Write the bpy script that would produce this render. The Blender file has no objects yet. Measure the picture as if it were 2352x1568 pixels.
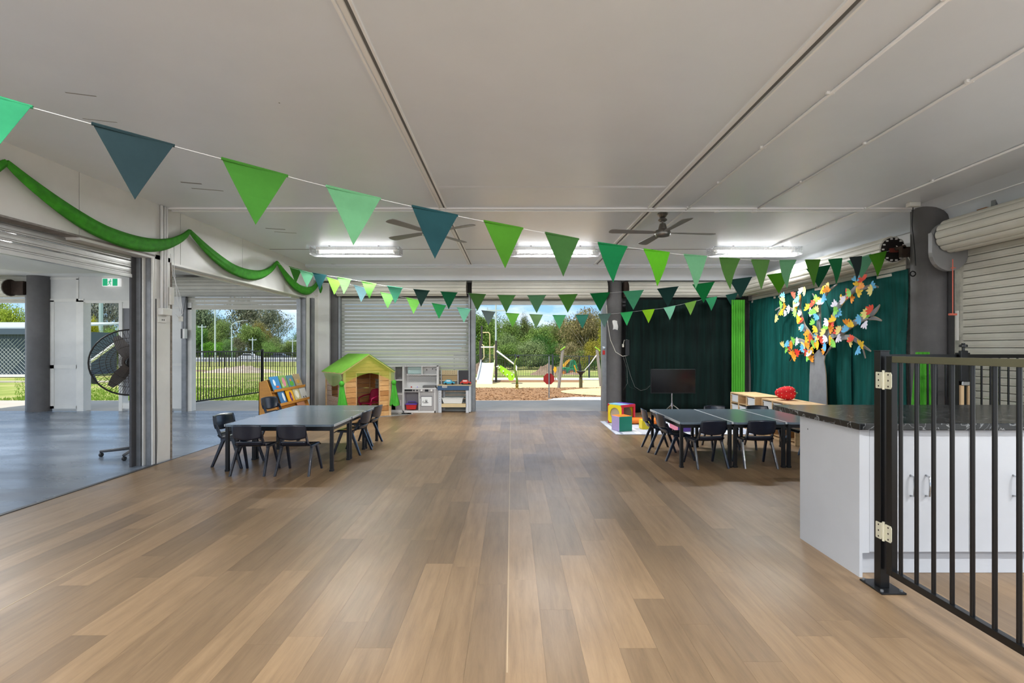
import bpy, math, random
from mathutils import Vector, Matrix, noise
random.seed(7)
F, H = 1120.0, 1.33          # focal length in pixels of a 2352 wide frame, eye height
sc = bpy.context.scene
C = sc.collection

# ------------------------------------------------------------------ camera, sky, sun, exposure
cam_d = bpy.data.cameras.new('camera'); cam = bpy.data.objects.new('camera', cam_d); C.objects.link(cam)
cam_d.sensor_width = 36; cam_d.lens = F/2352*36; cam_d.shift_y = 16/2352
cam_d.clip_start = .05; cam_d.clip_end = 600
cam.location = (0, 0, H); cam.rotation_euler = (math.pi/2, 0, 0); sc.camera = cam
sc.view_settings.view_transform = 'Standard'; sc.view_settings.look = 'None'
sc.view_settings.gamma = 1; sc.view_settings.use_curve_mapping = False
sc.view_settings.exposure = 0.92
LAMP = 68.0
SUN, SKY = 2.7, .72

def lin(c):
    if isinstance(c, str):
        c = tuple(int(c[i:i+2], 16)/255 for i in (0, 2, 4))
    return tuple((x/12.92 if x <= .04045 else ((x+.055)/1.055)**2.4) for x in c) + (1.0,)

w = bpy.data.worlds.new('sky'); sc.world = w; w.use_nodes = True
nt = w.node_tree; nt.nodes.clear()
def N(nt, t, **k):
    n = nt.nodes.new(t)
    for a, b in k.items():
        if a.startswith('in_'): n.inputs[a[3:].replace('_', ' ')].default_value = b
        else: setattr(n, a, b)
    return n
L = lambda nt, a, b: nt.links.new(a, b)
tc = N(nt, 'ShaderNodeTexCoord'); sep = N(nt, 'ShaderNodeSeparateXYZ'); L(nt, tc.outputs['Generated'], sep.inputs[0])
cr = N(nt, 'ShaderNodeValToRGB'); L(nt, sep.outputs['Z'], cr.inputs[0])
e = cr.color_ramp.elements
e[0].position = 0.0; e[0].color = lin('b9dcf4'); e[1].position = .75; e[1].color = lin('84add8')
x = e.new(.12); x.color = lin('7db6ee')
mp = N(nt, 'ShaderNodeMapping'); mp.inputs['Scale'].default_value = (1.6, 1.6, 5.0); mp.inputs['Location'].default_value = (.3, .1, .4)
L(nt, tc.outputs['Generated'], mp.inputs[0])
nz = N(nt, 'ShaderNodeTexNoise', in_Scale=2.2, in_Detail=7.0, in_Roughness=.55); L(nt, mp.outputs[0], nz.inputs['Vector'])
c2 = N(nt, 'ShaderNodeValToRGB'); c2.color_ramp.elements[0].position = .47; c2.color_ramp.elements[1].position = .62
L(nt, nz.outputs['Fac'], c2.inputs[0])
mx = N(nt, 'ShaderNodeMixRGB'); mx.inputs[2].default_value = (.97, .97, 1, 1)
L(nt, c2.outputs[0], mx.inputs[0]); L(nt, cr.outputs[0], mx.inputs[1])
bg = N(nt, 'ShaderNodeBackground', in_Strength=SKY); L(nt, mx.outputs[0], bg.inputs[0])
wo = N(nt, 'ShaderNodeOutputWorld'); L(nt, bg.outputs[0], wo.inputs[0])
sd = bpy.data.lights.new('sun', 'SUN'); sd.energy = SUN; sd.angle = .012; sd.color = (1, .95, .86)
so = bpy.data.objects.new('sun', sd); C.objects.link(so)
so.rotation_euler = Vector((.30, .36, -1)).to_track_quat('-Z', 'Y').to_euler()

# ------------------------------------------------------------------ materials
MATS = {}
def mat(name, col, rough=.6, metal=0., var=.0, vscale=6., bump=0., bscale=60., stretch=(1, 1, 1), spec=.5, emit=None, estr=0., alpha=None, coat=0., trans=0., col2=None, coord='Object'):
    if name in MATS: return MATS[name]
    m = bpy.data.materials.new(name); m.use_nodes = True; t = m.node_tree
    b = t.nodes['Principled BSDF']; b.inputs['Base Color'].default_value = lin(col)
    b.inputs['Roughness'].default_value = rough; b.inputs['Metallic'].default_value = metal
    b.inputs['Specular IOR Level'].default_value = spec
    if coat: b.inputs['Coat Weight'].default_value = coat; b.inputs['Coat Roughness'].default_value = .15
    if emit: b.inputs['Emission Color'].default_value = lin(emit); b.inputs['Emission Strength'].default_value = estr
    tcn = N(t, 'ShaderNodeTexCoord'); mpn = N(t, 'ShaderNodeMapping'); mpn.inputs['Scale'].default_value = stretch
    L(t, tcn.outputs[coord], mpn.inputs[0])
    if var or col2:
        n = N(t, 'ShaderNodeTexNoise', in_Scale=vscale, in_Detail=5.0, in_Roughness=.6); L(t, mpn.outputs[0], n.inputs['Vector'])
        r = N(t, 'ShaderNodeValToRGB'); r.color_ramp.elements[0].position = .3; r.color_ramp.elements[1].position = .7
        a = lin(col)
        if col2: r.color_ramp.elements[0].color = lin(col2); r.color_ramp.elements[1].color = a
        else:
            r.color_ramp.elements[0].color = tuple(v*(1-var) for v in a[:3])+(1,); r.color_ramp.elements[1].color = tuple(min(1, v*(1+var*.6)) for v in a[:3])+(1,)
        L(t, n.outputs['Fac'], r.inputs[0]); L(t, r.outputs[0], b.inputs['Base Color'])
    if bump:
        n2 = N(t, 'ShaderNodeTexNoise', in_Scale=bscale, in_Detail=4.0); L(t, mpn.outputs[0], n2.inputs['Vector'])
        bp = N(t, 'ShaderNodeBump', in_Strength=bump, in_Distance=.01); L(t, n2.outputs['Fac'], bp.inputs['Height']); L(t, bp.outputs[0], b.inputs['Normal'])
    if alpha is not None or trans:
        out = t.nodes['Material Output']; src = b.outputs[0]
        if trans:
            tl = N(t, 'ShaderNodeBsdfTranslucent'); tl.inputs[0].default_value = lin(col)
            ms = N(t, 'ShaderNodeMixShader', in_Fac=trans); L(t, src, ms.inputs[1]); L(t, tl.outputs[0], ms.inputs[2]); src = ms.outputs[0]
        if alpha is not None:
            tp = N(t, 'ShaderNodeBsdfTransparent'); ms = N(t, 'ShaderNodeMixShader', in_Fac=alpha)
            L(t, tp.outputs[0], ms.inputs[1]); L(t, src, ms.inputs[2]); src = ms.outputs[0]
        L(t, src, out.inputs[0])
    MATS[name] = m; return m

WHITE = mat('white_panel', 'd9d8d4', .45, var=.06, vscale=3)
WHITE2 = mat('white_trim', 'e2e0da', .4, var=.05)
CEIL = mat('ceiling_panel', 'e6ebf2', .3, var=.03, vscale=1.5, bump=.04, bscale=3, spec=.5)
GALV = mat('galvanised_steel', '8f9294', .42, .6, var=.15, vscale=9)
GREYM = mat('grey_steel', '85878a', .45, .35, var=.2, vscale=8)
SLAT = mat('shutter_cream', 'cfccc0', .55, var=.08, vscale=3)
SLATG = mat('shutter_grey', 'a5a7a0', .62, var=.05, vscale=2)
DARK = mat('charcoal_paint', '4b4a4c', .6, var=.12, vscale=10, bump=.1)
CONCOL = mat('grey_column_paint', '5d5b5b', .65, var=.12, vscale=8, bump=.15, bscale=40)
BLACK = mat('black_powdercoat', '0b0b0c', .28, var=.1)
BLKPL = mat('black_plastic', '0e0f12', .35)
RUST = mat('rusty_steel', '3b2c22', .8, var=.4, vscale=20)
NAVY = mat('navy_plastic', '111a2b', .24, var=.05, coat=.5)
TTOP = mat('table_laminate', '66747f', .22, var=.05, vscale=30, spec=.9)
EDGE = mat('pale_edge_band', 'c9ccce', .4)
CHROME = mat('chrome', 'c8cacd', .2, .95)
BRUSH = mat('brushed_nickel', '8b8884', .3, .9)
LAM = mat('white_laminate', 'c4c6c9', .35, var=.03, vscale=4)
PINE = mat('pine_wood', 'dcb98a', .5, var=.18, vscale=7, stretch=(1, 1, 8))
PINEX = mat('pine_board', 'd8a568', .5, col2='b98048', vscale=5, stretch=(2, 2, 14)); PINEX2 = mat('pine_board_dark', 'c48b50', .5, col2='a06a38', vscale=5, stretch=(2, 2, 14)); PINEX3 = mat('pine_board_light', 'e6b97e', .5, col2='cc955a', vscale=5, stretch=(2, 2, 14))
WHITEW = mat('whitewashed_board', 'cbbcae', .7, col2='9d8674', vscale=8, stretch=(2, 2, 12))
PINEIN = mat('playhouse_inside', '8d5b34', .7, var=.3, vscale=5, stretch=(2, 2, 10))
TULLE = mat('green_tulle', '62c836', .7, alpha=.6, trans=.35, var=.15, vscale=20)
TULLED = mat('green_tulle_gathered', '58c63c', .7, alpha=.93, trans=.3, var=.35, vscale=14, stretch=(6, 6, .6))
DRAPE = mat('bright_green_drape', '5fc43a', .75, trans=.2, var=.25, vscale=12, stretch=(8, 8, .3))
SWAG = mat('green_swag_cloth', '3c9a1e', .75, trans=.15, var=.3, vscale=14, coord='Object')
VELV = mat('dark_green_curtain', '12605a', .85, col2='0a4540', vscale=5, stretch=(1, 5, .25), spec=.2, bump=.3, bscale=120)
VELVB = mat('black_curtain', '0a2420', .85, col2='050f0e', vscale=5, stretch=(5, 1, .2), spec=.2)
PAPER = mat('white_paper', 'e9e9e6', .7)
CORD = mat('cream_cord', 'd5d0c4', .5)
WCORD = mat('white_cord', 'e8e8e8', .6)
TRUNKP = mat('grey_painted_board', '8f9296', .6, var=.12, vscale=9)
TAN = mat('tan_board_edge', 'b79b78', .7)
RED = mat('red_plastic', 'c3211c', .4, var=.1)
BRK = mat('tree_bark', '6b5d4c', .9, var=.3)
LIME = mat('lime_plastic', '9ad82c', .4)
ASPH = mat('road_asphalt', '83858a', .9, var=.1, vscale=.5, coord='Object')

# floor: vinyl printed as boards; every board carries its own tone in a face attribute
def floor_mat():
    m = bpy.data.materials.new('wood_look_vinyl'); m.use_nodes = True; t = m.node_tree; b = t.nodes['Principled BSDF']
    g = N(t, 'ShaderNodeNewGeometry'); at = N(t, 'ShaderNodeAttribute', attribute_name='tone')
    mp = N(t, 'ShaderNodeMapping'); mp.inputs['Scale'].default_value = (9, .8, 1); L(t, g.outputs['Position'], mp.inputs[0])
    ad = N(t, 'ShaderNodeVectorMath', operation='ADD'); cb = N(t, 'ShaderNodeCombineXYZ')
    ml = N(t, 'ShaderNodeMath', operation='MULTIPLY'); ml.inputs[1].default_value = 37.
    L(t, at.outputs['Fac'], ml.inputs[0]); L(t, ml.outputs[0], cb.inputs[0]); L(t, ml.outputs[0], cb.inputs[1])
    L(t, mp.outputs[0], ad.inputs[0]); L(t, cb.outputs[0], ad.inputs[1])
    n = N(t, 'ShaderNodeTexNoise', in_Scale=2.6, in_Detail=9., in_Roughness=.72, in_Distortion=.3); L(t, ad.outputs[0], n.inputs['Vector'])
    r = N(t, 'ShaderNodeValToRGB'); L(t, n.outputs['Fac'], r.inputs[0])
    r.color_ramp.elements[0].position = .18; r.color_ramp.elements[0].color = lin('6a543b')
    r.color_ramp.elements[1].position = .85; r.color_ramp.elements[1].color = lin('9f8463')
    k = r.color_ramp.elements.new(.5); k.color = lin('896f51')
    hv = N(t, 'ShaderNodeHueSaturation'); L(t, r.outputs[0], hv.inputs['Color'])
    mr = N(t, 'ShaderNodeMapRange'); mr.inputs['To Min'].default_value = .72; mr.inputs['To Max'].default_value = 1.12
    L(t, at.outputs['Fac'], mr.inputs[0]); L(t, mr.outputs[0], hv.inputs['Value']); L(t, hv.outputs[0], b.inputs['Base Color'])
    n3 = N(t, 'ShaderNodeTexNoise', in_Scale=2.0, in_Detail=4.); L(t, g.outputs['Position'], n3.inputs['Vector'])
    m3 = N(t, 'ShaderNodeMapRange'); m3.inputs['From Min'].default_value = .3; m3.inputs['From Max'].default_value = .7; m3.inputs['To Min'].default_value = .35; m3.inputs['To Max'].default_value = .44
    L(t, n3.outputs['Fac'], m3.inputs[0]); L(t, m3.outputs[0], b.inputs['Roughness'])
    n4 = N(t, 'ShaderNodeTexNoise', in_Scale=7., in_Detail=2.); L(t, g.outputs['Position'], n4.inputs['Vector'])
    bp = N(t, 'ShaderNodeBump', in_Strength=.04, in_Distance=.003); L(t, n4.outputs['Fac'], bp.inputs['Height']); L(t, bp.outputs[0], b.inputs['Normal'])
    b.inputs['Specular IOR Level'].default_value = .75
    return m
VINYL = floor_mat()
def annex_mat():
    m = bpy.data.materials.new('blue_grey_vinyl'); m.use_nodes = True; t = m.node_tree; b = t.nodes['Principled BSDF']
    g = N(t, 'ShaderNodeNewGeometry')
    n = N(t, 'ShaderNodeTexNoise', in_Scale=1.3, in_Detail=6.); mp = N(t, 'ShaderNodeMapping'); mp.inputs['Scale'].default_value = (.6, 1.6, 1)
    L(t, g.outputs['Position'], mp.inputs[0]); L(t, mp.outputs[0], n.inputs['Vector'])
    r = N(t, 'ShaderNodeValToRGB'); L(t, n.outputs['Fac'], r.inputs[0])
    r.color_ramp.elements[0].position = .35; r.color_ramp.elements[0].color = lin('545d6a')
    r.color_ramp.elements[1].position = .65; r.color_ramp.elements[1].color = lin('77828f'); L(t, r.outputs[0], b.inputs['Base Color'])
    mr = N(t, 'ShaderNodeMapRange'); mr.inputs['From Min'].default_value = .3; mr.inputs['From Max'].default_value = .7; mr.inputs['To Min'].default_value = .34; mr.inputs['To Max'].default_value = .2
    L(t, n.outputs['Fac'], mr.inputs[0]); L(t, mr.outputs[0], b.inputs['Roughness'])
    n4 = N(t, 'ShaderNodeTexNoise', in_Scale=5., in_Detail=3.); L(t, g.outputs['Position'], n4.inputs['Vector'])
    bp = N(t, 'ShaderNodeBump', in_Strength=.15, in_Distance=.01); L(t, n4.outputs['Fac'], bp.inputs['Height']); L(t, bp.outputs[0], b.inputs['Normal'])
    b.inputs['Specular IOR Level'].default_value = .8
    return m
ANNEXF = annex_mat()
def marble_mat():
    m = bpy.data.materials.new('black_marble_laminate'); m.use_nodes = True; t = m.node_tree; b = t.nodes['Principled BSDF']
    g = N(t, 'ShaderNodeNewGeometry'); n = N(t, 'ShaderNodeTexNoise', in_Scale=7., in_Detail=6., in_Distortion=1.6); L(t, g.outputs['Position'], n.inputs['Vector'])
    r = N(t, 'ShaderNodeValToRGB'); L(t, n.outputs['Fac'], r.inputs[0]); el = r.color_ramp.elements
    el[0].position = .485; el[0].color = lin('1d1f20'); el[1].position = .515; el[1].color = lin('1d1f20'); k = el.new(.5); k.color = lin('8a8c8c')
    L(t, r.outputs[0], b.inputs['Base Color']); b.inputs['Roughness'].default_value = .22
    return m
MARBLE = marble_mat()

# ------------------------------------------------------------------ mesh helpers
class MB:
    def __init__(s): s.v = []; s.f = []; s.M = Matrix()
    def _a(s, vs, fs):
        o = len(s.v); s.v += [tuple(s.M @ Vector(p)) for p in vs]; s.f += [tuple(i+o for i in f) for f in fs]; return s
    def box(s, x0, x1, y0, y1, z0, z1):
        return s._a([(x0,y0,z0),(x1,y0,z0),(x1,y1,z0),(x0,y1,z0),(x0,y0,z1),(x1,y0,z1),(x1,y1,z1),(x0,y1,z1)],
                    [(0,3,2,1),(4,5,6,7),(0,1,5,4),(1,2,6,5),(2,3,7,6),(3,0,4,7)])
    def bar(s, a, b, wx, wy, up=(0, 0, 1)):
        a = Vector(a); b = Vector(b); d = (b-a).normalized(); u = Vector(up)
        if abs(d.dot(u)) > .95: u = Vector((0, 1, 0))
        x = d.cross(u).normalized(); y = x.cross(d).normalized()
        q = [(-1,-1),(1,-1),(1,1),(-1,1)]
        vs = [a + x*i*wx/2 + y*j*wy/2 for i, j in q] + [b + x*i*wx/2 + y*j*wy/2 for i, j in q]
        return s._a(vs, [(3,2,1,0),(4,5,6,7),(0,1,5,4),(1,2,6,5),(2,3,7,6),(3,0,4,7)])
    def cyl(s, a, b, r, n=12, r2=None, caps=True):
        return s.tube([a, b], [r, r if r2 is None else r2], n, caps)
    def tube(s, pts, r, n=8, caps=True):
        pts = [Vector(p) for p in pts]; k = len(pts)
        rs = r if isinstance(r, (list, tuple)) else [r]*k
        vs = []; x = None
        for i, p in enumerate(pts):
            d = (pts[min(i+1, k-1)] - pts[max(i-1, 0)]).normalized()
            if x is None:
                u = Vector((0, 0, 1)) if abs(d.z) < .9 else Vector((0, 1, 0)); x = d.cross(u).normalized()
            else: x = (x - d*x.dot(d)).normalized()
            y = d.cross(x)
            for j in range(n):
                a = 2*math.pi*j/n; vs.append(p + (x*math.cos(a) + y*math.sin(a))*rs[i])
        fs = [(i*n+j, i*n+(j+1) % n, (i+1)*n+(j+1) % n, (i+1)*n+j) for i in range(k-1) for j in range(n)]
        if caps: fs += [tuple(range(n-1, -1, -1)), tuple((k-1)*n+j for j in range(n))]
        return s._a(vs, fs)
    def prism(s, poly, o, ex, ey, ez):
        o = Vector(o); ex = Vector(ex); ey = Vector(ey); ez = Vector(ez); n = len(poly)
        vs = [o+ex*u+ey*v for u, v in poly]; vs += [p+ez for p in vs]
        return s._a(vs, [tuple(range(n-1, -1, -1)), tuple(range(n, 2*n))] + [(i, (i+1) % n, n+(i+1) % n, n+i) for i in range(n)])
    def grid(s, fn, nu, nv, thick=None):
        vs = [Vector(fn(i/nu, j/nv)) for i in range(nu+1) for j in range(nv+1)]; W = nv+1
        fs = [(i*W+j, (i+1)*W+j, (i+1)*W+j+1, i*W+j+1) for i in range(nu) for j in range(nv)]
        if thick:
            t = Vector(thick); m = len(vs); vs += [p+t for p in vs]; fs2 = [tuple(m+q for q in reversed(f)) for f in fs]
            rim = [(i*W, (i+1)*W) for i in range(nu)] + [(nu*W+j, nu*W+j+1) for j in range(nv)] + [((i+1)*W+nv, i*W+nv) for i in reversed(range(nu))] + [(j+1, j) for j in reversed(range(nv))]
            fs = fs + fs2 + [(b, a, a+m, b+m) for a, b in rim]
        return s._a(vs, fs)
    def lathe(s, prof, o=(0, 0, 0), n=16, axis='z'):
        vs = []; o = Vector(o)
        for r, z in prof:
            for j in range(n):
                a = 2*math.pi*j/n; c, q = r*math.cos(a), r*math.sin(a)
                vs.append(o + Vector((c, q, z) if axis == 'z' else ((z, c, q) if axis == 'x' else (q, z, c))))
        fs = [(i*n+j, i*n+(j+1) % n, (i+1)*n+(j+1) % n, (i+1)*n+j) for i in range(len(prof)-1) for j in range(n)]
        fs += [tuple(range(n-1, -1, -1)), tuple((len(prof)-1)*n+j for j in range(n))]
        return s._a(vs, fs)
    def ball(s, o, rx, ry=None, rz=None, n=14):
        ry = ry or rx; rz = rz or rx; o = Vector(o); vs = []; m = n//2
        for i in range(m+1):
            th = math.pi*i/m
            for j in range(n):
                a = 2*math.pi*j/n; vs.append(o+Vector((rx*math.sin(th)*math.cos(a), ry*math.sin(th)*math.sin(a), rz*math.cos(th))))
        return s._a(vs, [(i*n+j, (i+1)*n+j, (i+1)*n+(j+1) % n, i*n+(j+1) % n) for i in range(m) for j in range(n)])
    def mesh(s, name, m, smooth=False):
        me = bpy.data.meshes.new(name); me.from_pydata(s.v, [], s.f)
        if m: me.materials.append(m)
        if smooth: me.polygons.foreach_set('use_smooth', [True]*len(me.polygons))
        me.update(); return me
    def build(s, name, m, parent=None, smooth=False, bevel=0, **k):
        return link(name, s.mesh(name, m, smooth), parent, bevel, smooth, **k)
def link(name, me, parent=None, bevel=0, smooth=False, **k):
    o = bpy.data.objects.new(name, me); C.objects.link(o); o.parent = parent
    if bevel:
        b = o.modifiers.new('bevel', 'BEVEL'); b.width = bevel; b.segments = 2; b.limit_method = 'ANGLE'
    if smooth and bevel == 0 and hasattr(me, 'shade_smooth'):
        pass
    tag(o, **k); return o
def tag(o, label=None, cat=None, group=None, kind=None, loc=None, rot=None):
    if label: o['label'] = label
    if cat: o['category'] = cat
    if group: o['group'] = group
    if kind: o['kind'] = kind
    if loc is not None: o.location = loc
    if rot is not None: o.rotation_euler = rot
    return o
def thing(name, label, cat, loc=(0, 0, 0), rz=0, group=None, kind=None):
    o = bpy.data.objects.new(name, None); C.objects.link(o); o.empty_display_size = .1
    return tag(o, label, cat, group, kind, loc, (0, 0, rz))
KIDS = {}
def copy_tree(o, parent=None):
    c = o.copy(); C.objects.link(c); c.parent = parent
    for ch in list(o.children): copy_tree(ch, c)
    return c
def P(px, py, Y): return Vector(((px-1176)/F*Y, Y, H+(800-py)/F*Y))
def bx(name, m, parent, *a, bevel=0, **k): return MB().box(*a).build(name, m, parent, bevel=bevel, **k)
def smooth_angle(me, deg=40):
    me.polygons.foreach_set('use_smooth', [True]*len(me.polygons))
    try: me.set_sharp_from_angle(angle=math.radians(deg))
    except Exception: pass

YB, XL, XR, CZ = 10.4, -4.1, 5.05, 3.0     # back plane, left wall, right wall, ceiling height
R = math.radians

# ================================================================== THE SHELL
# ---- floor made of boards
fl = thing('floor', 'wood look vinyl floor of the main room', None, kind='structure')
W_, Lp = .168, 1.22
rects = []
i = 0; x = -4.06
while x < 5.05:
    off = random.random()*Lp; y = -2.2 - off
    while y < YB:
        y0, y1 = max(y, -2.2), min(y+Lp, YB)
        if y1-y0 > .02: rects.append((x, min(x+W_, 5.05), y0, y1, random.random()))
        y += Lp
    x += W_
def plank_mesh(rs, name):
    mb = MB(); tones = []
    for (a, b, c, d, t) in rs:
        g = .00025; n0 = len(mb.f)
        mb.box(a+g, b-g, c+g, d-g, -.006, 0); tones += [t]*(len(mb.f)-n0)
    me = mb.mesh(name, VINYL); at = me.attributes.new('tone', 'FLOAT', 'FACE'); at.data.foreach_set('value', tones); return me
def inview(r):
    yc = r[3]
    return yc > 1.95 and abs((r[0]+r[1])/2) < 1.06*yc*1.05+.2
vis = sorted([r for r in rects if inview(r)], key=lambda r: (r[2]+r[3]))
for r in vis[:300]: link('plank', plank_mesh([r], 'plank'), fl)
rest = vis[300:] + [r for r in rects if not inview(r)]
link('plank_field', plank_mesh(rest, 'plank_field'), fl, kind='stuff')
bx('floor_slab', mat('joint_filler', '5e4c38', .8), fl, -4.08, 5.05, -2.2, YB, -.12, -.005)
# two welded sheet seams
for (a, b) in (((-.02, 2.0), (-.03, YB-.02)), ((-2.56, 1.9), (-2.80, 5.4))):
    MB().bar((a[0], a[1], .0004), (b[0], b[1], .0004), .006, .0012).build('weld_seam', mat('weld_seam', 'b09a7c', .5), fl)
bx('floor_annex', ANNEXF, None, -12, -4.08, -2.2, YB, -.12, .0, kind='structure', label='glossy blue grey vinyl floor of the side room', cat=None)
bx('trim_floor_edge', mat('dark_floor_edge', '3a3a3c', .5), None, -4.10, -4.06, -2.2, 5.6, -.002, .006, kind='structure', label='thin dark strip where the two floors meet')

# ---- ceiling
ce = bx('ceiling', CEIL, None, -4.2, 5.2, -2.2, 9.72, CZ, CZ+.15, kind='structure', label='pale grey panel ceiling of the main room')
bx('ceiling_annex', mat('annex_ceiling', 'e8e7e3', .6, var=.04), None, -12.1, -4.2, -2.2, YB+.1, 2.86, 3.0, kind='structure', label='white ceiling of the side room')
# curved bulkhead at the back, rounding down to the rollers
pr = [(9.66, 3.0), (9.66, 2.965), (9.70, 2.955)] + [(9.70+.38*math.sin(t*math.pi/2/8), 2.74+.20*math.cos(t*math.pi/2/8)) for t in range(0, 9)] + [(10.7, 2.74), (10.7, 3.15), (9.66, 3.15)]
o = MB().prism([(u, v) for u, v in pr], (-4.1, 0, 0), (0, 1, 0), (0, 0, 1), (9.2, 0, 0)).build('trim_back_bulkhead', CEIL, None, kind='structure', label='rounded grey bulkhead along the back above the roller doors')
smooth_angle(o.data, 30)
pr = [(4.72, 3.0), (4.80, 2.985), (4.88, 2.955), (4.95, 2.915), (5.0, 2.87), (5.03, 2.8), (5.03, 3.05), (4.72, 3.05)]
o = MB().prism(pr, (0, -2, 0), (1, 0, 0), (0, 0, 1), (0, 11.7, 0)).build('trim_right_bulkhead', CEIL, None, kind='structure', label='rounded edge of the ceiling along the right wall')
smooth_angle(o.data, 30)
# cover strips and conduits on the ceiling
STRIP = mat('ceiling_strip', 'f4f4f4', .35); STRIPD = mat('ceiling_joint_dark', '6e6e6e', .6)
def cover_strip(x0, x1, name, lab):
    t = thing(name, lab, None, kind='structure')
    for dx, wd, dz, mm, nm in ((-.04, .014, .016, STRIP, 'edge_lip'), (-.012, .03, .004, STRIP, 'cover_plate'), (.018, .02, .003, STRIPD, 'open_joint'), (.04, .014, .018, STRIP, 'edge_lip')):
        MB().prism([(-wd/2, 0), (wd/2, 0), (wd/2, -dz), (-wd/2, -dz)], (x0+dx, 0.5, CZ), (1, 0, 0), (0, 0, 1), (x1-x0, 9.2, 0)).build(nm, mm, t)
cover_strip(-.81, -.83, 'trim_1', 'grey joint strip running down the ceiling left of centre')
cover_strip(1.64, 1.66, 'trim_2', 'grey joint strip running down the ceiling right of centre')
def conduit(name, pts, lab, r=.011, clips=True):
    t = thing(name, lab, 'conduit')
    MB().tube(pts, r, 8).build('pipe', STRIP, t, smooth=True)
    if clips:
        a, b = Vector(pts[0]), Vector(pts[-1]); n = max(2, int((b-a).length/.85))
        cm = None
        for i in range(1, n):
            p = a.lerp(b, i/n)
            mb = MB(); d = (b-a).normalized(); s_ = d.cross(Vector((0, 0, 1)))
            mb.bar(p-s_*.028+Vector((0, 0, r*.4)), p+s_*.02+Vector((0, 0, r*.4)), .016, r*1.9)
            mb.build('clip', STRIP, t)
    return t
conduit('ceiling_conduit', [(2.06, .6, CZ-.012), (2.09, 6.6, CZ-.012)], 'white ceiling conduit nearest the right joint strip')
conduit('ceiling_conduit', [(2.80, 1.2, CZ-.012), (2.92, 5.78, CZ-.012)], 'white ceiling conduit ending at a round box before the cross strip')
conduit('ceiling_conduit', [(4.13, 2.0, CZ-.012), (4.2, 5.9, CZ-.012), (4.25, 8.6, CZ-.012)], 'white ceiling conduit closest to the right wall')
t = thing('trim_3', 'grey joint strip crossing the ceiling from wall to wall', None, kind='structure')
for dy, wd, dz, mm in ((-.03, .02, .02, STRIP), (0, .03, .004, STRIPD), (.035, .024, .03, STRIP)):
    bx('cover_plate', mm, t, -4.08, 4.9, 5.82+dy-wd/2, 5.82+dy+wd/2, CZ-dz, CZ)
t = thing('trim_4', 'thin dark panel joint crossing the ceiling through the lights', None, kind='structure')
bx('open_joint', STRIPD, t, -4.08, 4.75, 8.2, 8.22, CZ-.003, CZ)
t = thing('trim_5', 'faint raised ridge across the middle ceiling panel', None, kind='structure')
MB().prism([(-.05, 0), (-.02, -.006), (.02, -.006), (.05, 0)], (-.76, 5.06, CZ), (0, 1, 0), (0, 0, 1), (2.35, 0, 0)).build('ridge', CEIL, t)
for px, py, lab in ((1647, 482, 'small round junction box left on the cross strip'), (1732, 482, 'small round junction box where the conduit ends')):
    q = P(px, py, 5.86); MB().lathe([(.035, 0), (.035, -.03), (.026, -.036)], (q.x, 5.86, CZ), 14).build('junction_box', STRIP, None, smooth=False, label=lab, cat='junction box')
tt = conduit('wall_conduit', [(4.9, 2.0, 2.93), (4.98, 10, 2.93)], 'thin dark pipe running along the top of the right wall', r=.008, clips=False)

SCUFF = mat('ceiling_scuff', '8f8f8c', .8)
for (px, py, l_, w_) in ((415, 418, .22, .03), (440, 432, .35, .018), (150, 212, .2, .01), (190, 272, .25, .008), (610, 524, .3, .03), (630, 532, .35, .02), (640, 236, .01, .01), (760, 606, .4, .02)):
    q = P(px, py, 1); Yq = 1.67/(q.z-H); MB().bar((q.x*Yq, Yq, CZ-.0008), (q.x*Yq+l_*.8, Yq+l_*.25, CZ-.0008), w_, .0012).build('scuff_mark', SCUFF, ce)
# ---- left wall: header of white panels, pier, end pier
wl = thing('wall_left', 'white panelled left wall above two wide openings', None, kind='structure')
ys = [-2.2, -.6, 2.0, 4.62, 6.03, 7.42, 8.78, YB]
for a, b in zip(ys[:-1], ys[1:]):
    bx('panel', WHITE, wl, -4.3, XL, a+.004, b-.004, 2.40 if b < 5.7 else 2.36, CZ)
bx('seam_backing', STRIPD, wl, -4.28, XL-.012, -2.2, YB, 2.42, CZ)
bx('pier_panel', WHITE, wl, -4.28, XL, 5.60, 5.85, 0, 2.41)
# buckled cover sheet on the pier's face
MB().grid(lambda u, v: (XL+.004+.012*math.exp(-((v-.26)/.09)**2)*math.sin(u*math.pi)+.004*math.sin(v*9), 5.62+.22*u+.018*math.sin(v*7)*(1 if u < .5 else 0)*(v < .5), .01+1.9*v), 6, 24, (-.004, 0, 0)).build('buckled_sheet', WHITE2, wl)
for (x0, x1, y0, y1, m, nm) in ((-4.285, -4.262, 5.46, 5.6, DARK, 'guide_lip'), (-4.262, -4.215, 5.53, 5.6, GREYM, 'guide_channel'), (-4.214, -4.20, 5.56, 5.6, DARK, 'guide_recess'), (-4.20, -4.185, 5.535, 5.6, WHITE2, 'bent_flashing'), (-4.184, -4.125, 5.565, 5.6, GREYM, 'steel_angle'), (-4.123, -4.105, 5.57, 5.6, WHITE2, 'corner_angle')):
    bx(nm, m, wl, x0, x1, y0, y1, 0, 2.40)
bx('corner_angle', mat('rusty_edge', '8f8478', .8, var=.5, vscale=25), wl, -4.11, -4.094, 5.855, 5.875, 0, 2.36)
bx('dark_gap', DARK, wl, -4.112, -4.095, 5.603, 5.618, 0, 1.9)
# header drip edges over the two openings
bx('header_edge', mat('dirty_steel_edge', '8b8580', .6, var=.3, vscale=15), wl, -4.33, -4.09, -2.2, 5.6, 2.385, 2.402)
bx('header_edge', WHITE2, wl, -4.28, -4.085, 5.86, 9.66, 2.335, 2.362)
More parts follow.
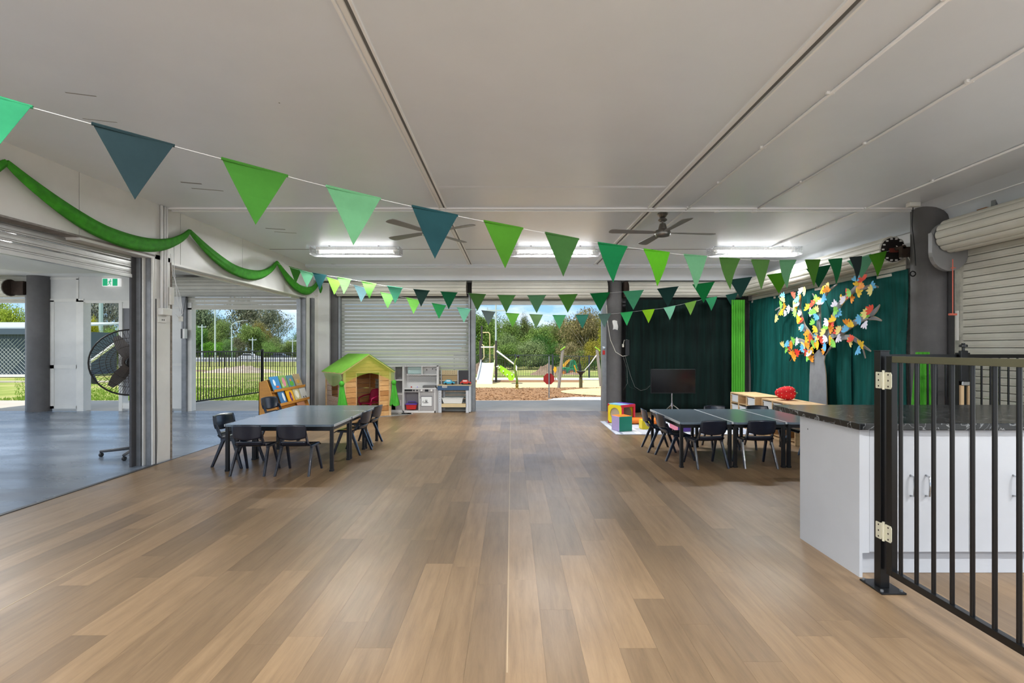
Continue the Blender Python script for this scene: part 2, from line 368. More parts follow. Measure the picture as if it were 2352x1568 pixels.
# end pier beyond the second opening
for (x0, x1, y0, y1, m, nm) in ((-4.22, -4.10, 9.68, 9.72, GREYM, 'guide_channel'), (-4.2, -4.09, 9.72, 9.86, WHITE2, 'guide_flange'), (-4.2, -4.115, 9.86, 9.98, DARK, 'guide_recess'), (-4.2, -4.095, 9.98, 10.12, GREYM, 'guide_flange'), (-4.2, -4.09, 10.12, 10.3, WHITE2, 'corner_angle')):
    bx(nm, m, wl, x0, x1, y0, y1, 0, 2.37)
bx('pier_panel', WHITE, wl, -4.2, -3.86, 10.3, 10.5, 0, 2.75)
# far walls behind the camera and the side room
w2 = thing('wall_front', 'white wall behind the camera with open roller doors', None, kind='structure')
bx('panel', WHITE, w2, -4.1, 5.2, -2.4, -2.2, 2.7, 3.0); bx('pier_panel', WHITE, w2, -4.2, -3.9, -2.4, -2.2, 0, 2.7); bx('pier_panel', WHITE, w2, 4.9, 5.2, -2.4, -2.2, 0, 2.7)
bx('wall_annex_left', WHITE, None, -12.2, -12.0, -2.2, YB, 2.5, 2.9, kind='structure', label='far left wall of the side room')

# ---- back wall of the side room
wb = thing('wall_annex_back', 'white panelled back wall of the side room', None, kind='structure')
def bp(px): return (px-1176)/F*YB
def bz(py): return H+(800-py)/F*YB
for (a, b, c, d) in ((116, 181, 635, 938), (181, 302, 635, 693), (392, 441, 635, 938), (441, 737, 635, 655)):
    bx('panel', WHITE, wb, bp(a), bp(b), YB, YB+.1, max(0, bz(d)), 2.9)
for (a, b, c, d) in ((116, 193, 686, 693), (116, 181, 838, 846), (116, 181, 932, 938), (116, 125, 690, 938), (176, 181, 640, 938), (181, 302, 690, 696), (392, 425, 834, 840), (392, 425, 705, 708), (116, 181, 637, 642)):
    bx('rail', WHITE2, wb, bp(a), bp(b), YB-.012, YB, max(0, bz(d)), bz(c))
bx('door_frame_1', WHITE2, None, bp(181), bp(196), YB-.05, YB+.14, 0, bz(694), kind='structure', label='white frame post left of the open doorway in the side room')
bx('door_frame_2', WHITE2, None, bp(275), bp(283), YB-.03, YB+.14, 0, bz(694), kind='structure', label='white frame post right of the open doorway in the side room')
d1 = thing('door_1', 'dark grey door leaf in a white frame behind the pedestal fan', None, kind='structure')
bx('leaf', mat('grey_door_leaf', '77777a', .6), d1, bp(284), bp(330), YB-.0, YB+.04, .35, bz(708))
for a in ((283, 330, 925, 938), (283, 330, 696, 708)): bx('rail', WHITE2, d1, bp(a[0]), bp(a[1]), YB-.02, YB+.05, max(0, bz(a[3])), bz(a[2]))
bx('pier_panel', WHITE, wb, bp(330), bp(392), YB, YB+.1, 0, 2.9)

# ---- right wall
wr = thing('wall_right', 'pale wall on the right above the roller doors', None, kind='structure')
bx('panel', WHITE, wr, XR, XR+.15, -2.2, 5.55, 2.6, 3.0); bx('panel', WHITE, wr, XR, XR+.15, 5.56, 10.6, 2.35, 3.0)
bx('panel', WHITE, wr, XR+.05, XR+.15, 3.4, 10.6, 0, 2.61)
# ---- back wall bits
wk = thing('wall_back', 'dark steel header above the back roller doors', None, kind='structure')
bx('header_beam', DARK, wk, -4.1, 5.05, 10.42, 10.55, 2.30, 3.0)
bx('header_panel', GREYM, wk, -4.1, 5.05, 10.3, 10.5, 2.72, 2.80)
bx('panel', DARK, wk, 2.3, 5.1, 10.5, 10.6, 0, 2.35)
bx('roof_slab', mat('roof_underside', 'b9b9b6', .6), None, -12.4, 5.4, -2.6, 11.3, 3.16, 3.3, kind='structure', label='flat roof slab with short eaves')

# ---- columns
def column(x, y, r, h, lab, group=None):
    t = MB().lathe([(r*1.0, 0), (r, .02), (r, h-.01), (r, h)], (x, y, 0), 28); o = t.build('column', CONCOL, None, kind='structure', label=lab)
    smooth_angle(o.data); return o
column(-3.75, 10.47, .15, 2.74, 'round dark grey column in the back left corner')
colB = column(2.17, 10.33, .165, 2.74, 'round grey column beside the open back doorway')
column(4.965, 5.78, .19, 3.0, 'round dark grey column on the right wall')
column(bp(95), 10.36, .2, 2.86, 'round grey column in the side room')

# ------------------------------------------------------------------ roller doors
def slat_mesh(L_, axis='x', pitch=.077, m=SLAT):
    prof = [(0, .0), (-.005, .0015), (-.007, .006), (-.007, .018), (-.0045, .0205), (-.007, .023), (-.0075, .045), (-.007, .066), (-.004, .0705), (0, .0718), (.004, .0718), (.004, .0)]
    if axis == 'x': mb = MB().prism(prof, (0, 0, 0), (0, 1, 0), (0, 0, 1), (L_, 0, 0))
    else: mb = MB().prism(prof, (0, 0, 0), (1, 0, 0), (0, 0, 1), (0, L_, 0))
    return mb.mesh('slat', m)
def curtain(parent, org, L_, z0, z1, axis='x', m=SLAT, flip=1):
    me = slat_mesh(L_, axis, m=m); z = z0; k = 0
    while z < z1-.02:
        o = link('slat', me, parent, loc=(org[0], org[1], z)); z += .077
    if axis == 'x': bx('bottom_rail', m, parent, org[0], org[0]+L_, org[1]-.02, org[1]+.015, z0-.035, z0)
    else: bx('bottom_rail', m, parent, org[0]-.02, org[0]+.015, org[1], org[1]+L_, max(z0-.035, .002), max(z0, .03))
def roll(parent, a, b, r, m=SLAT, ends=(True, True)):
    a = Vector(a); b = Vector(b); d = b-a; n = round(2*math.pi*r/.085); up = Vector((0, 0, 1)); s_ = d.normalized().cross(up)
    mes = None
    for k in range(n):
        t0 = 2*math.pi*k/n; t1 = 2*math.pi*(k+.93)/n; prof = []
        for i in range(6):
            t = t0+(t1-t0)*i/5; rr = r + (.006*math.sin(math.pi*i/5) if i not in (0, 5) else -.003); prof.append((rr*math.cos(t), rr*math.sin(t)))
        for i in range(5, -1, -1):
            t = t0+(t1-t0)*i/5; prof.append(((r-.014)*math.cos(t), (r-.014)*math.sin(t)))
        MB().prism(prof, a, s_, up, d).build('slat', m, parent)
    MB().cyl(a+d*.005, b-d*.005, r-.01, 24).build('drum', mat('shutter_drum_steel', '6f6a60', .7), parent)  # core behind the slats, in a darker steel
CREAM = SLAT
# back left, closed
t = thing('door_2', 'closed grey roller door behind the playhouse and toy kitchen', None, kind='structure')
curtain(t, (bp(785), 10.38, 0), bp(1078)-bp(785), .035, 2.42, m=SLATG)
for a, b in ((782, 786), (1077, 1081), (1083, 1092)): bx('guide_rail', GALV, t, bp(a), bp(b), 10.28, 10.42, 0, 2.5)
bx('guide_rail', GREYM, t, bp(1078), bp(1092), 10.36, 10.5, 0, 2.5)
roll(t, (-3.66, 10.22, 2.585), (-.95, 10.22, 2.585), .155)
# back centre, open
t = thing('door_3', 'raised roller door over the open centre doorway', None, kind='structure')
roll(t, (-.83, 10.24, 2.565), (1.98, 10.24, 2.565), .19)
curtain(t, (-.77, 10.38, 0), 2.68, 2.29, 2.5, m=SLATG)
for a, b in ((1382, 1391), (1391, 1397)): bx('guide_rail', GALV if a < 1390 else GREYM, t, bp(a), bp(b), 10.33, 10.5, 0, 2.5)
# back right, rolled, curtain in front
t = thing('door_4', 'raised roller door above the black curtain', None, kind='structure')
roll(t, (2.42, 10.22, 2.56), (4.78, 10.22, 2.56), .165)
bx('drum_bracket', RUST, t, 2.34, 2.42, 10.15, 10.4, 2.4, 2.72)
# right far, rolled with the open end showing
t = thing('door_5', 'raised roller door above the green curtain with a dark open drum end', None, kind='structure')
roll(t, (4.75, 6.08, 2.56), (4.75, 9.95, 2.56), .165)
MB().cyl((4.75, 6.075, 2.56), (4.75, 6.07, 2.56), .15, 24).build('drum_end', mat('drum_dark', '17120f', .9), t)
mb = MB()
for k in range(14):
    a = 2*math.pi*k/14; mb.box(4.75+.135*math.cos(a)-.012, 4.75+.135*math.cos(a)+.012, 6.058, 6.07, 2.56+.135*math.sin(a)-.009, 2.56+.135*math.sin(a)+.009)
mb.build('end_clip', WHITE2, t)
MB().cyl((4.75, 5.9, 2.56), (4.75, 6.1, 2.56), .022, 10).build('axle', RUST, t)
bx('axle_bracket', RUST, t, 4.72, 5.0, 5.9, 5.95, 2.44, 2.56)
bx('wood_packer', mat('red_oxide', '6b2b1e', .8), t, 4.68, 4.78, 6.03, 6.055, 2.52, 2.57)
curtain(t, (4.93, 6.1, 0), 3.9, 2.30, 2.5, axis='y')
# right near, closed
t = thing('door_6', 'closed cream roller door at the right edge behind the railing', None, kind='structure')
me = slat_mesh(2.0, 'y'); z = .03
while z < 2.42: link('slat', me, t, loc=(5.0, 3.4, z)); z += .077
bx('bottom_rail', SLAT, t, 4.97, 5.01, 3.4, 5.4, .002, .03)
bx('guide_rail', mat('worn_guide', 'b3b1a6', .5, .3, var=.3, vscale=14), t, 4.965, 5.01, 5.40, 5.47, 0, 2.45); bx('guide_recess', DARK, t, 4.99, 5.05, 5.47, 5.58, 0, 2.45); bx('seal_strip', WHITE2, t, 4.955, 4.965, 5.42, 5.45, 1.42, 1.75)
roll(t, (4.80, 3.3, 2.56), (4.80, 5.32, 2.56), .18)
MB().prism([(-.2, -.02)] + [(.2*math.cos(a), -.12+.2*math.sin(a)) for a in [math.pi + k*math.pi/14 for k in range(15)]] + [(.2, -.02), (.2, .1)] + [(.2*math.cos(a), .02+.2*math.sin(a)) for a in [k*math.pi/14 for k in range(1, 14)]] + [(-.2, .1)], (4.80, 5.34, 2.5), (1, 0, 0), (0, 0, 1), (0, .05, 0)).build('gear_cover', mat('grey_gear_cover', '8f8f90', .4, .3), t, bevel=.006)
bx('wood_packer', mat('raw_timber', '9c6b42', .8), t, 4.86, 4.93, 5.0, 5.1, 2.72, 2.78)
bx('roller_bracket', GALV, t, 5.0, 5.03, 5.04, 5.09, 2.7, 2.9)
# left, first opening, partly lowered ; second, bottom bar only
t = thing('door_7', 'partly lowered grey roller door in the near left opening', None, kind='structure')
me = slat_mesh(7.4, 'y', m=mat('shutter_galvanised', '9c9b98', .3, .5, var=.1, vscale=4))
z = 2.155
while z < 2.41: o = link('slat', me, t, loc=(-4.24, -1.98, z)); o.scale = (-1, 1, 1); z += .077
bx('bottom_rail', mat('shutter_galvanised', '', 0), t, -4.262, -4.222, -1.98, 5.42, 2.118, 2.155)
t = thing('door_8', 'raised roller door bar in the far left opening', None, kind='structure')
bx('bottom_rail', WHITE2, t, -4.24, -4.2, 5.9, 9.66, 2.31, 2.35); bx('guide_rail', GALV, t, -4.26, -4.18, 9.64, 9.7, 0, 2.35)
# side room rollers
t = thing('door_9', 'raised cream roller door over the wide opening in the side room', None, kind='structure')
x0, x1 = bp(412), bp(735)
roll(t, (x0, 10.2, 2.62), (x1, 10.2, 2.62), .2)
curtain(t, (bp(434), 10.38, 0), bp(737)-bp(434), 2.19, 2.5)
bx('guide_rail', GREYM, t, bp(424), bp(434), 10.3, 10.5, 0, 2.5); bx('guide_rail', WHITE2, t, bp(434), bp(443), 10.36, 10.5, 0, 2.3)
t = thing('door_10', 'raised roller door at the far left with a rusty drum end', None, kind='structure')
roll(t, (-11.9, 10.2, 2.6), (bp(45), 10.2, 2.6), .18)
MB().cyl((bp(45), 10.2, 2.6), (bp(45)+.02, 10.2, 2.6), .17, 20).build('drum_end', RUST, t)
bx('axle_bracket', RUST, t, bp(45), bp(74), 10.2, 10.4, 2.46, 2.74)
bx('guide_rail', GREYM, t, bp(68), bp(75), 10.3, 10.5, 0, 2.5)
curtain(t, (-11.9, 10.38, 0), bp(70)+11.9, 2.33, 2.5)
bx('header_panel', WHITE, wb, -12, bp(75), YB, YB+.1, 2.72, 2.9)

# ================================================================== CEILING FIXTURES
TUBEM = mat('lit_tube', 'ffffff', .5, emit='ffffff', estr=4.0)
WIRE = mat('wire_guard_steel', 'b9b9ba', .4, .4)
def make_light():
    t = thing('batten_light', '', 'ceiling light', group='caged batten lights on the ceiling')
    bx('housing', WHITE2, t, -.66, .66, -.05, .05, -.05, 0, bevel=.006)
    MB().cyl((-.60, -.0, -.075), (.60, -.0, -.075), .019, 12).build('tube', TUBEM, t, smooth=False)
    for s in (-1, 1): bx('tube_holder', WHITE2, t, s*.615-.012, s*.615+.012, -.02, .02, -.1, -.05)
    mb = MB(); r = .0022
    prof = [(-.135, -.005), (-.125, -.10), (-.095, -.135), (.095, -.135), (.125, -.10), (.135, -.005)]
    n = 58
    for i in range(n+1):
        x = -.73+1.46*i/n; mb.tube([(x, a, b) for a, b in prof], r, 3, False)
    for a, b in [(-.135, -.01), (-.13, -.05), (-.122, -.1), (-.1, -.135)] + [(-.075+.025*k, -.136) for k in range(7)] + [(.1, -.135), (.122, -.1), (.13, -.05), (.135, -.01)]:
        mb.bar((-.73, a, b), (.73, a, b), r*2, r*2)
    for s in (-1, 1):
        for k in range(9): mb.bar((s*.73, -.11+.0275*k, -.005), (s*.73, -.11+.0275*k, -.135), r*2, r*2)
        for k in range(4): mb.bar((s*.73, -.13, -.02-.035*k), (s*.73, .13, -.02-.035*k), r*2, r*2)
    mb.build('wire_guard', WIRE, t)
    for x in (-.4, .4): bx('clip', GREYM, t, x-.012, x+.012, -.15, -.13, -.012, 0)
    ld = bpy.data.lights.new('tube_glow', 'AREA'); ld.shape = 'RECTANGLE'; ld.size = 1.18; ld.size_y = .045; ld.energy = LAMP; ld.color = (.96, .98, 1); ld.specular_factor = .12
    lo = bpy.data.objects.new('tube_glow', ld); C.objects.link(lo); lo.parent = t; lo.location = (0, 0, -.098)
    return t
l0 = make_light()
added_fill = bpy.data.lights['tube_glow'].copy(); added_fill.energy = LAMP*1.1; bpy.data.lights['tube_glow'].energy = LAMP*.95  # stronger light for the added rows out of view
spots = [(-2.57, 8.07, 'lit caged batten light on the left, above the playhouse side'), (.71, 8.07, 'lit caged batten light in the middle, half behind bunting flags'), (4.0, 8.07, 'lit caged batten light on the right, near the tree decoration')]
for yy, w_y in ((.9, 'just above the camera'), (-1.2, 'by the open front')): spots += [(xx, yy, 'added unseen caged batten light %s, %s' % (w_y, w_x)) for xx, w_x in ((-2.57, 'on the left'), (.71, 'in the middle'), (4.0, 'on the right'))]  # extra rows out of view, added to brighten the interior
for i, (x, y, lb) in enumerate(spots):
    o = l0 if i == 0 else copy_tree(l0); o.location = (x, y, CZ); o['label'] = lb
for o in [l_ for l_ in C.objects if l_.type == 'LIGHT' and l_.name.startswith('tube_glow') and l_.parent.location.y < 4]:
    o.data = added_fill
for (x, y, w_) in ((-7, 6.3, 'near the pedestal fan'), (-10.2, 6.2, 'at its far left'), (-7, 1., 'behind the camera line'), (-10.2, 1., 'in its front left corner')):  # lamps added out of view to brighten the side room
    o = copy_tree(l0); o.location = (x, y, 2.86); o['label'] = 'added unseen caged batten light in the side room '+w_; o['group'] = 'added unseen batten lights of the side room'

def make_fan():
    t = thing('ceiling_fan', '', 'ceiling fan', group='four bladed ceiling fans')
    MB().lathe([(.06, 0), (.065, -.02), (.04, -.05), (.02, -.055)], n=20).build('canopy', BRUSH, t)
    MB().cyl((0, 0, -.05), (0, 0, -.14), .014, 12).build('rod', BRUSH, t)
    MB().lathe([(.03, -.06), (.05, -.075), (.055, -.09), (.035, -.105)], n=20).build('collar', BRUSH, t)
    o = MB().lathe([(.035, -.13), (.045, -.16), (.055, -.20), (.085, -.215), (.095, -.235), (.095, -.265), (.08, -.285), (.03, -.295)], n=24).build('motor_housing', BRUSH, t); smooth_angle(o.data)
    bl = MB(); pr = [(.09, -.03), (.16, -.045), (.62, -.065), (.665, -.055), (.68, -.02), (.68, .02), (.665, .055), (.62, .065), (.16, .045), (.09, .03)]
    bl.prism(pr, (0, 0, 0), (1, 0, 0), (0, .98, .12), (0, 0, .006)); bm = bl.mesh('blade', mat('fan_blade', '8a8887', .4, .35))
    for k in range(4):
        link('blade', bm, t, loc=(0, 0, -.245), rot=(0, 0, R(90*k)))
    return t
f0 = make_fan(); f0.location = (1.86, 6.02, CZ); f0.rotation_euler = (0, 0, R(7)); f0['label'] = 'brushed metal four blade ceiling fan on the right, fully in view'
f1 = copy_tree(f0); f1.location = (-1.01, 6.0, CZ); f1.rotation_euler = (0, 0, R(57)); f1['label'] = 'four blade ceiling fan on the left, hub hidden by a dark bunting flag'

# ================================================================== BUNTING
def catmull(pts, t):
    n = len(pts)-1; i = min(int(t), n-1); f = t-i
    p0, p1, p2, p3 = pts[max(i-1, 0)], pts[i], pts[i+1], pts[min(i+2, n)]
    return .5*((2*p1)+(p2-p0)*f+(2*p0-5*p1+4*p2-p3)*f*f+(3*p1-p0-3*p2+p3)*f**3)
FM = {}
def felt(c):
    if c not in FM: FM[c] = mat('felt_'+c, ''.join('%02x' % int(int(c[i:i+2], 16)*.88) for i in (0, 2, 4)), .85, trans=.08, var=.05, vscale=30, spec=.2)
    return FM[c]
def bunting(name, lab, pts, ks, cols, wd, hh, tail_a=None, tail_b=None):
    t = thing(name, lab, 'bunting')
    allp = ([tail_a] if tail_a is not None else []) + pts + ([tail_b] if tail_b is not None else [])
    sh = 1 if tail_a is not None else 0
    n = len(allp)-1
    MB().tube([catmull(allp, n*i/(n*6)) for i in range(n*6+1)], .0016, 5).build('cord', WCORD, t)
    rnd = random.Random(3)
    for k, c in zip(ks, cols):
        i = k+sh; a = catmull(allp, i); st = (pts[1]-pts[0]).length; f = wd/((allp[min(i+1, n)]-allp[i]).length+1e-6)
        b = catmull(allp, i+min(f, .98)); d = (b-a).normalized(); nrm = d.cross(Vector((0, 0, 1))).normalized(); ln = (b-a)
        sw = rnd.uniform(-.04, .04); mid = rnd.uniform(-.008, .008)
        mb = MB()
        # folded hem round the cord, then the hanging triangle, gently curled
        V = []; nn = 6
        for r_ in range(nn+1):
            v = r_/nn
            for s_ in (0, .5, 1):
                u = .5+(s_-.5)*(1-v); bow = math.sin(v*math.pi)*mid*2 + v*sw*.4
                V.append(a + ln*u + Vector((0, 0, -hh*v)) + nrm*(bow + (s_-.5)*(1-v)*.012) + Vector((0, 0, -.002*(s_ == .5))))
        fs = [(r_*3+q, (r_+1)*3+q, (r_+1)*3+q+1, r_*3+q+1) for r_ in range(nn) for q in range(2)]
        m0 = len(V); V += [p+nrm*.0016 for p in V]; fs = fs + [tuple(m0+q for q in reversed(f)) for f in fs]
        mb._a(V, fs)
        mb.tube([a-d*.004+Vector((0, 0, .002)), b+d*.004+Vector((0, 0, .002))], .0075, 6)
        mb.build('flag', felt(c), t)
    return t
zA = [2.36, 2.30, 2.248, 2.199, 2.165, 2.143, 2.128, 2.114, 2.117, 2.123, 2.145, 2.17, 2.21, 2.26, 2.31, 2.38, 2.455]
pA = [Vector((2.11*(-.8598+.194*k), 2.11*(1+.1199*k), z)) for k, z in zip(range(-1, 16), zA)]
bunting('bunting', 'nearest bunting string, large green flags from top left to the open drum at right', pA, range(17),
        ['3dae78', '2d4448', '4a9132', '7cc38d', '27555a', '559a28', '47793c', '14885a'.replace('5a', '4b'), '66c424', '7cc08d', '54833a', '5a8a42', '6ca878', '4a8228', '1a7340', '2f3d3d', '549e22'],
        .29, .285, tail_a=pA[0]*2-pA[1]+Vector((0, 0, .03)), tail_b=Vector((4.72, 6.06, 2.55)))
zB = [2.77, 2.64, 2.55, 2.46, 2.364, 2.295, 2.24, 2.2, 2.16, 2.14, 2.135, 2.14, 2.157, 2.18, 2.225, 2.275, 2.325, 2.385, 2.47]
pB = [Vector((8.1*(-.256+.0571*k), 8.1*(1-.01504*k), z)) for k, z in zip(range(-4, 15), zB)]
bunting('bunting', 'middle bunting string, crossing the room from the left swag towards the open drum', pB, range(19),
        ['4f9e3a', '25595c', '7bc068', '7fd45c', '4fae86', '173f36', '17784a', '5c8f48', '66a85a', '6ba878', '5a9e42', '0d8040', '58b98a', '1f4640', '149048', '28524c', '59a820', '14603a', '72bd96'],
        .285, .27, tail_a=Vector((-4.09, 8.72, 2.86)), tail_b=Vector((4.72, 6.08, 2.58)))
zC = [2.69, 2.57, 2.445, 2.33, 2.24, 2.15, 2.08, 2.03, 1.988, 1.97, 1.96, 1.964, 1.986, 2.02, 2.074, 2.13, 2.226, 2.33, 2.41]
pC = [Vector((8.7*(-.2699+.0513*k), 8.7*(1+.00924*k), z)) for k, z in zip(range(-3, 16), zC)]
bunting('bunting', 'lowest and farthest bunting string, small flags in front of the back roller doors', pC, range(19),
        ['80cfa0', '8ae04c', '5f8286', '82c766', '86d85c', '34a85c', '86d8b4', '5c6a66', '5c9a34', '5a7a4a', '448f5c', '2b6e5c', '57736a', '38b465', '96d420', '86d0ac', '82b84e', '38a06a', '1c4e44'],
        .255, .262, tail_a=Vector((-4.07, 8.38, 2.8)), tail_b=Vector((4.80, 10.02, 2.5)))

# green cloth swag looped along the left wall
pk = [(1.7, 2.81), (3.9, 2.82), (6.12, 2.805), (8.4, 2.82), (10.26, 2.80)]
sw = thing('cloth_swag', 'bright green cloth draped in loops along the top of the left wall', 'swag')
for (y0, z0), (y1, z1) in zip(pk[:-1], pk[1:]):
    pts = []; rs = []
    n = 28
    for i in range(n+1):
        u = i/n; uu = u**1.12; z = z0+(z1-z0)*uu - .36*(1-(2*uu-1)**2)**.85
        pts.append((XL+.055+.02*math.sin(u*math.pi), y0+(y1-y0)*u, z)); rs.append(.024+.050*math.sin(u*math.pi)**.7)
    mb = MB(); vs = []; m_ = 22
    P3 = [Vector(p) for p in pts]
    for i, p in enumerate(P3):
        d = (P3[min(i+1, n)]-P3[max(i-1, 0)]).normalized(); x = Vector((1, 0, 0)); y = d.cross(x).normalized()
        for j in range(m_):
            a = 2*math.pi*j/m_; rr = rs[i]*(1+.13*math.sin(5*a+.25*i)+.06*math.sin(9*a-i*.1))
            vs.append(p + x*math.cos(a)*rr*.6 + y*math.sin(a)*rr)
    mb._a(vs, [(i*m_+j, i*m_+(j+1) % m_, (i+1)*m_+(j+1) % m_, (i+1)*m_+j) for i in range(n) for j in range(m_)])
    mb.build('loop', SWAG, sw, smooth=True)
MB().tube([(XL+.05, 10.26, 2.8), (XL+.06, 10.30, 2.6), (XL+.05, 10.33, 2.45)], [.03, .04, .012], 8).build('tail', SWAG, sw, smooth=True)

# cables, boxes, socket on the pier
tt = thing('wall_conduit', 'white vertical conduits running down the pier beside the near left opening', 'conduit')
for dy, r in ((0, .016), (.05, .012), (.085, .012)):
    MB().tube([(XL+.02, 5.68+dy, 1.78), (XL+.02, 5.68+dy, 2.995)], r, 8).build('pipe', STRIP, tt, smooth=True)
bx('lower_box', WHITE2, tt, XL, XL+.06, 5.64, 5.80, 1.72, 1.80, bevel=.006)
bx('upper_box', WHITE2, tt, XL, XL+.05, 5.79, 5.85, 1.85, 2.06, bevel=.006)
ps = thing('power_outlet', 'cream double power socket on the pier under the conduits', 'socket')
bx('plate', WHITE2, ps, XL, XL+.018, 5.63, 5.76, 1.63, 1.70, bevel=.004)
for k in (5.69, 5.72): bx('socket_hole', BLKPL, ps, XL+.018, XL+.0195, k-.006, k+.006, 1.655, 1.672)
tt = thing('hanging_cable', 'looped white cable with plug hanging by the pier sockets', 'cable')
MB().tube([(XL+.05, 5.78, 2.45), (XL+.07, 5.80, 2.2), (XL+.07, 5.93, 1.95), (XL+.07, 5.97, 1.76), (XL+.07, 5.9, 1.70), (XL+.07, 5.82, 1.76)], .0035, 6).build('cable', WCORD, tt, smooth=True)
MB().tube([(XL+.05, 5.84, 2.62), (XL+.09, 5.79, 2.25), (XL+.08, 5.86, 1.9), (XL+.08, 5.9, 1.78)], .0035, 6).build('cable', WCORD, tt, smooth=True)
bx('plug', WHITE2, tt, XL+.05, XL+.08, 5.92, 5.96, 1.66, 1.72)
cb_ = thing('control_box', 'black and white roller door control box beside the far side room opening', 'control box')
q = P(420, 766, 10.2)
bx('housing', BLKPL, cb_, q.x-.045, q.x+.04, 10.2, 10.28, q.z-.1, q.z+.1); bx('cover', WHITE2, cb_, q.x+.0, q.x+.045, 10.19, 10.27, q.z-.1, q.z+.1)
MB().tube([(q.x-.02, 10.24, q.z+.1), (q.x-.03, 10.26, q.z+.4), (q.x+.02, 10.27, q.z+.8), (q.x+.03, 10.27, 2.4)], .005, 6).build('cable', BLKPL, cb_)
# exit sign
ex = thing('exit_sign', 'green and white running figure exit sign above the side room doorway', 'exit sign', loc=(0, 0, 0))
q = P(254, 648, 10.33); gx, gz = q.x, q.z
bx('case', mat('sign_case', 'f4f4f2', .4, emit='ffffff', estr=.25), ex, gx-.18, gx+.19, 10.33, 10.38, gz-.085, gz+.085, bevel=.004)
GR = mat('sign_green', '11a06e', .5, emit='11a06e', estr=.35)
for a, b in ((-.165, -.065), (.045, .145)): bx('green_field', GR, ex, gx+a, gx+b, 10.326, 10.33, gz-.075, gz+.075)
mb = MB(); y_ = 10.326; X_ = gx-.01
mb.ball((X_+.012, y_, gz+.052), .013, .003, .013, 10)
for a, b, w_ in (((.008, .035), (-.008, -.01), .022), ((.004, .03), (.038, .012), .009), ((.002, .03), (-.03, .015), .009), ((-.03, .015), (-.038, -.008), .008), ((-.006, -.008), (.018, -.035), .011), ((.018, -.035), (.012, -.066), .01), ((-.01, -.01), (-.02, -.042), .011), ((-.02, -.042), (-.045, -.056), .01)):
    mb.bar((X_+a[0], y_, gz+a[1]), (X_+b[0], y_, gz+b[1]), w_, .003, up=(0, 1, 0))
mb.build('running_figure', GR, ex)

# loose white sheeting hanging under the side room ceiling
MB().grid(lambda u, v: (-9.6+3.1*u, 7.6+2.2*v, 2.84-.10*math.sin(v*math.pi)*math.sin(u*math.pi)**.5-.05*(1-v)*abs(math.sin(u*7))), 20, 12, (0, 0, .003)).build('ceiling_sheet', mat('loose_sheet', 'ece9e0', .8, trans=.2), None, smooth=True, label='loose white sheet sagging under the side room ceiling', cat='sheet')

# ================================================================== PEDESTAL FAN in the side room
pf = thing('pedestal_fan', 'large black industrial pedestal fan half hidden behind the near left pier', 'pedestal fan', loc=(-4.72, 6.05, 0))
FB = mat('fan_dark_steel', '1c1814', .5, .4); FG = mat('fan_guard_wire', '33271e', .5, .4)
yaw = Matrix.Rotation(R(38), 4, 'Z')
cz = 1.16
def tr(mb): mb.M = Matrix.Translation((0, 0, cz)) @ yaw; return mb
mb = tr(MB())
mb.tube([(.40*math.cos(2*math.pi*k/40), -.12, .40*math.sin(2*math.pi*k/40)) for k in range(41)], .0085, 6, False)
mb.tube([(.40*math.cos(2*math.pi*k/40), -.05, .40*math.sin(2*math.pi*k/40)) for k in range(41)], .006, 6, False); mb.build('guard_rim', FB, pf)
for side, nm in ((-1, 'front_guard'), (1, 'rear_guard')):
    mb = tr(MB())
    for k in range(96 if side < 0 else 48):
        a = 2*math.pi*k/(96 if side < 0 else 48); tw = .25*side
        pts = []
        for i in range(6):
            f = i/5; r_ = .07+.33*f; yy = (-.12-.10*(1-f**2)) if side < 0 else (-.05+.12*(1-f**3))
            pts.append((r_*math.cos(a+tw*f), yy, r_*math.sin(a+tw*f)))
        mb.tube(pts, .0024, 3, False)
    for r_, yy in ((.07, -.22), (.2, -.195), (.3, -.165)) if side < 0 else ((.1, .07), (.25, .03)):
        mb.tube([(r_*math.cos(2*math.pi*k/24), yy, r_*math.sin(2*math.pi*k/24)) for k in range(25)], .0025, 4, False)
    mb.build(nm, FG, pf)
for k in range(3):
    a = R(120*k+115); mb = tr(MB()); c_, s_ = math.cos(a), math.sin(a); vs = []
    for i in range(7):
        f = i/6; r_ = .05+.30*f; wd = .025+.042*math.sin(math.pi*min(1, f*.8+.15))
        for j in (-1, 1): vs.append((r_*c_-j*wd*s_, -.09+j*.03*(1-f*.5), r_*s_+j*wd*c_))
    mb._a(vs, [(2*i, 2*i+1, 2*i+3, 2*i+2) for i in range(6)]); mb.build('blade', mat('fan_blade_grey', '6f6a66', .4, .6), pf, smooth=True)
mb = tr(MB()); mb.lathe([(.05, -.13), (.06, -.09), (.06, -.06), (.03, -.05)], n=16, axis='y'); mb.build('hub', FB, pf)
mb = tr(MB()); mb.lathe([(.07, -.03), (.09, .0), (.09, .16), (.06, .2)], n=18, axis='y'); mb.build('motor', FB, pf)
MB().cyl((0, .06, .08), (0, .06, 1.1), .022, 12).build('pole', FB, pf)
for k in range(4):
    a = R(90*k+200); t_ = MB().tube([(0, .06, .09), (.2*math.cos(a), .06+.2*math.sin(a), .075), (.36*math.cos(a), .06+.36*math.sin(a), .065)], [.02, .018, .016], 8).build('leg', mat('fan_base_grey', '4c4d50', .5), pf, smooth=True)
    MB().cyl((.35*math.cos(a)-.01, .06+.35*math.sin(a), .025), (.35*math.cos(a)+.015, .06+.35*math.sin(a), .025), .025, 12).build('castor', BLKPL, t_)

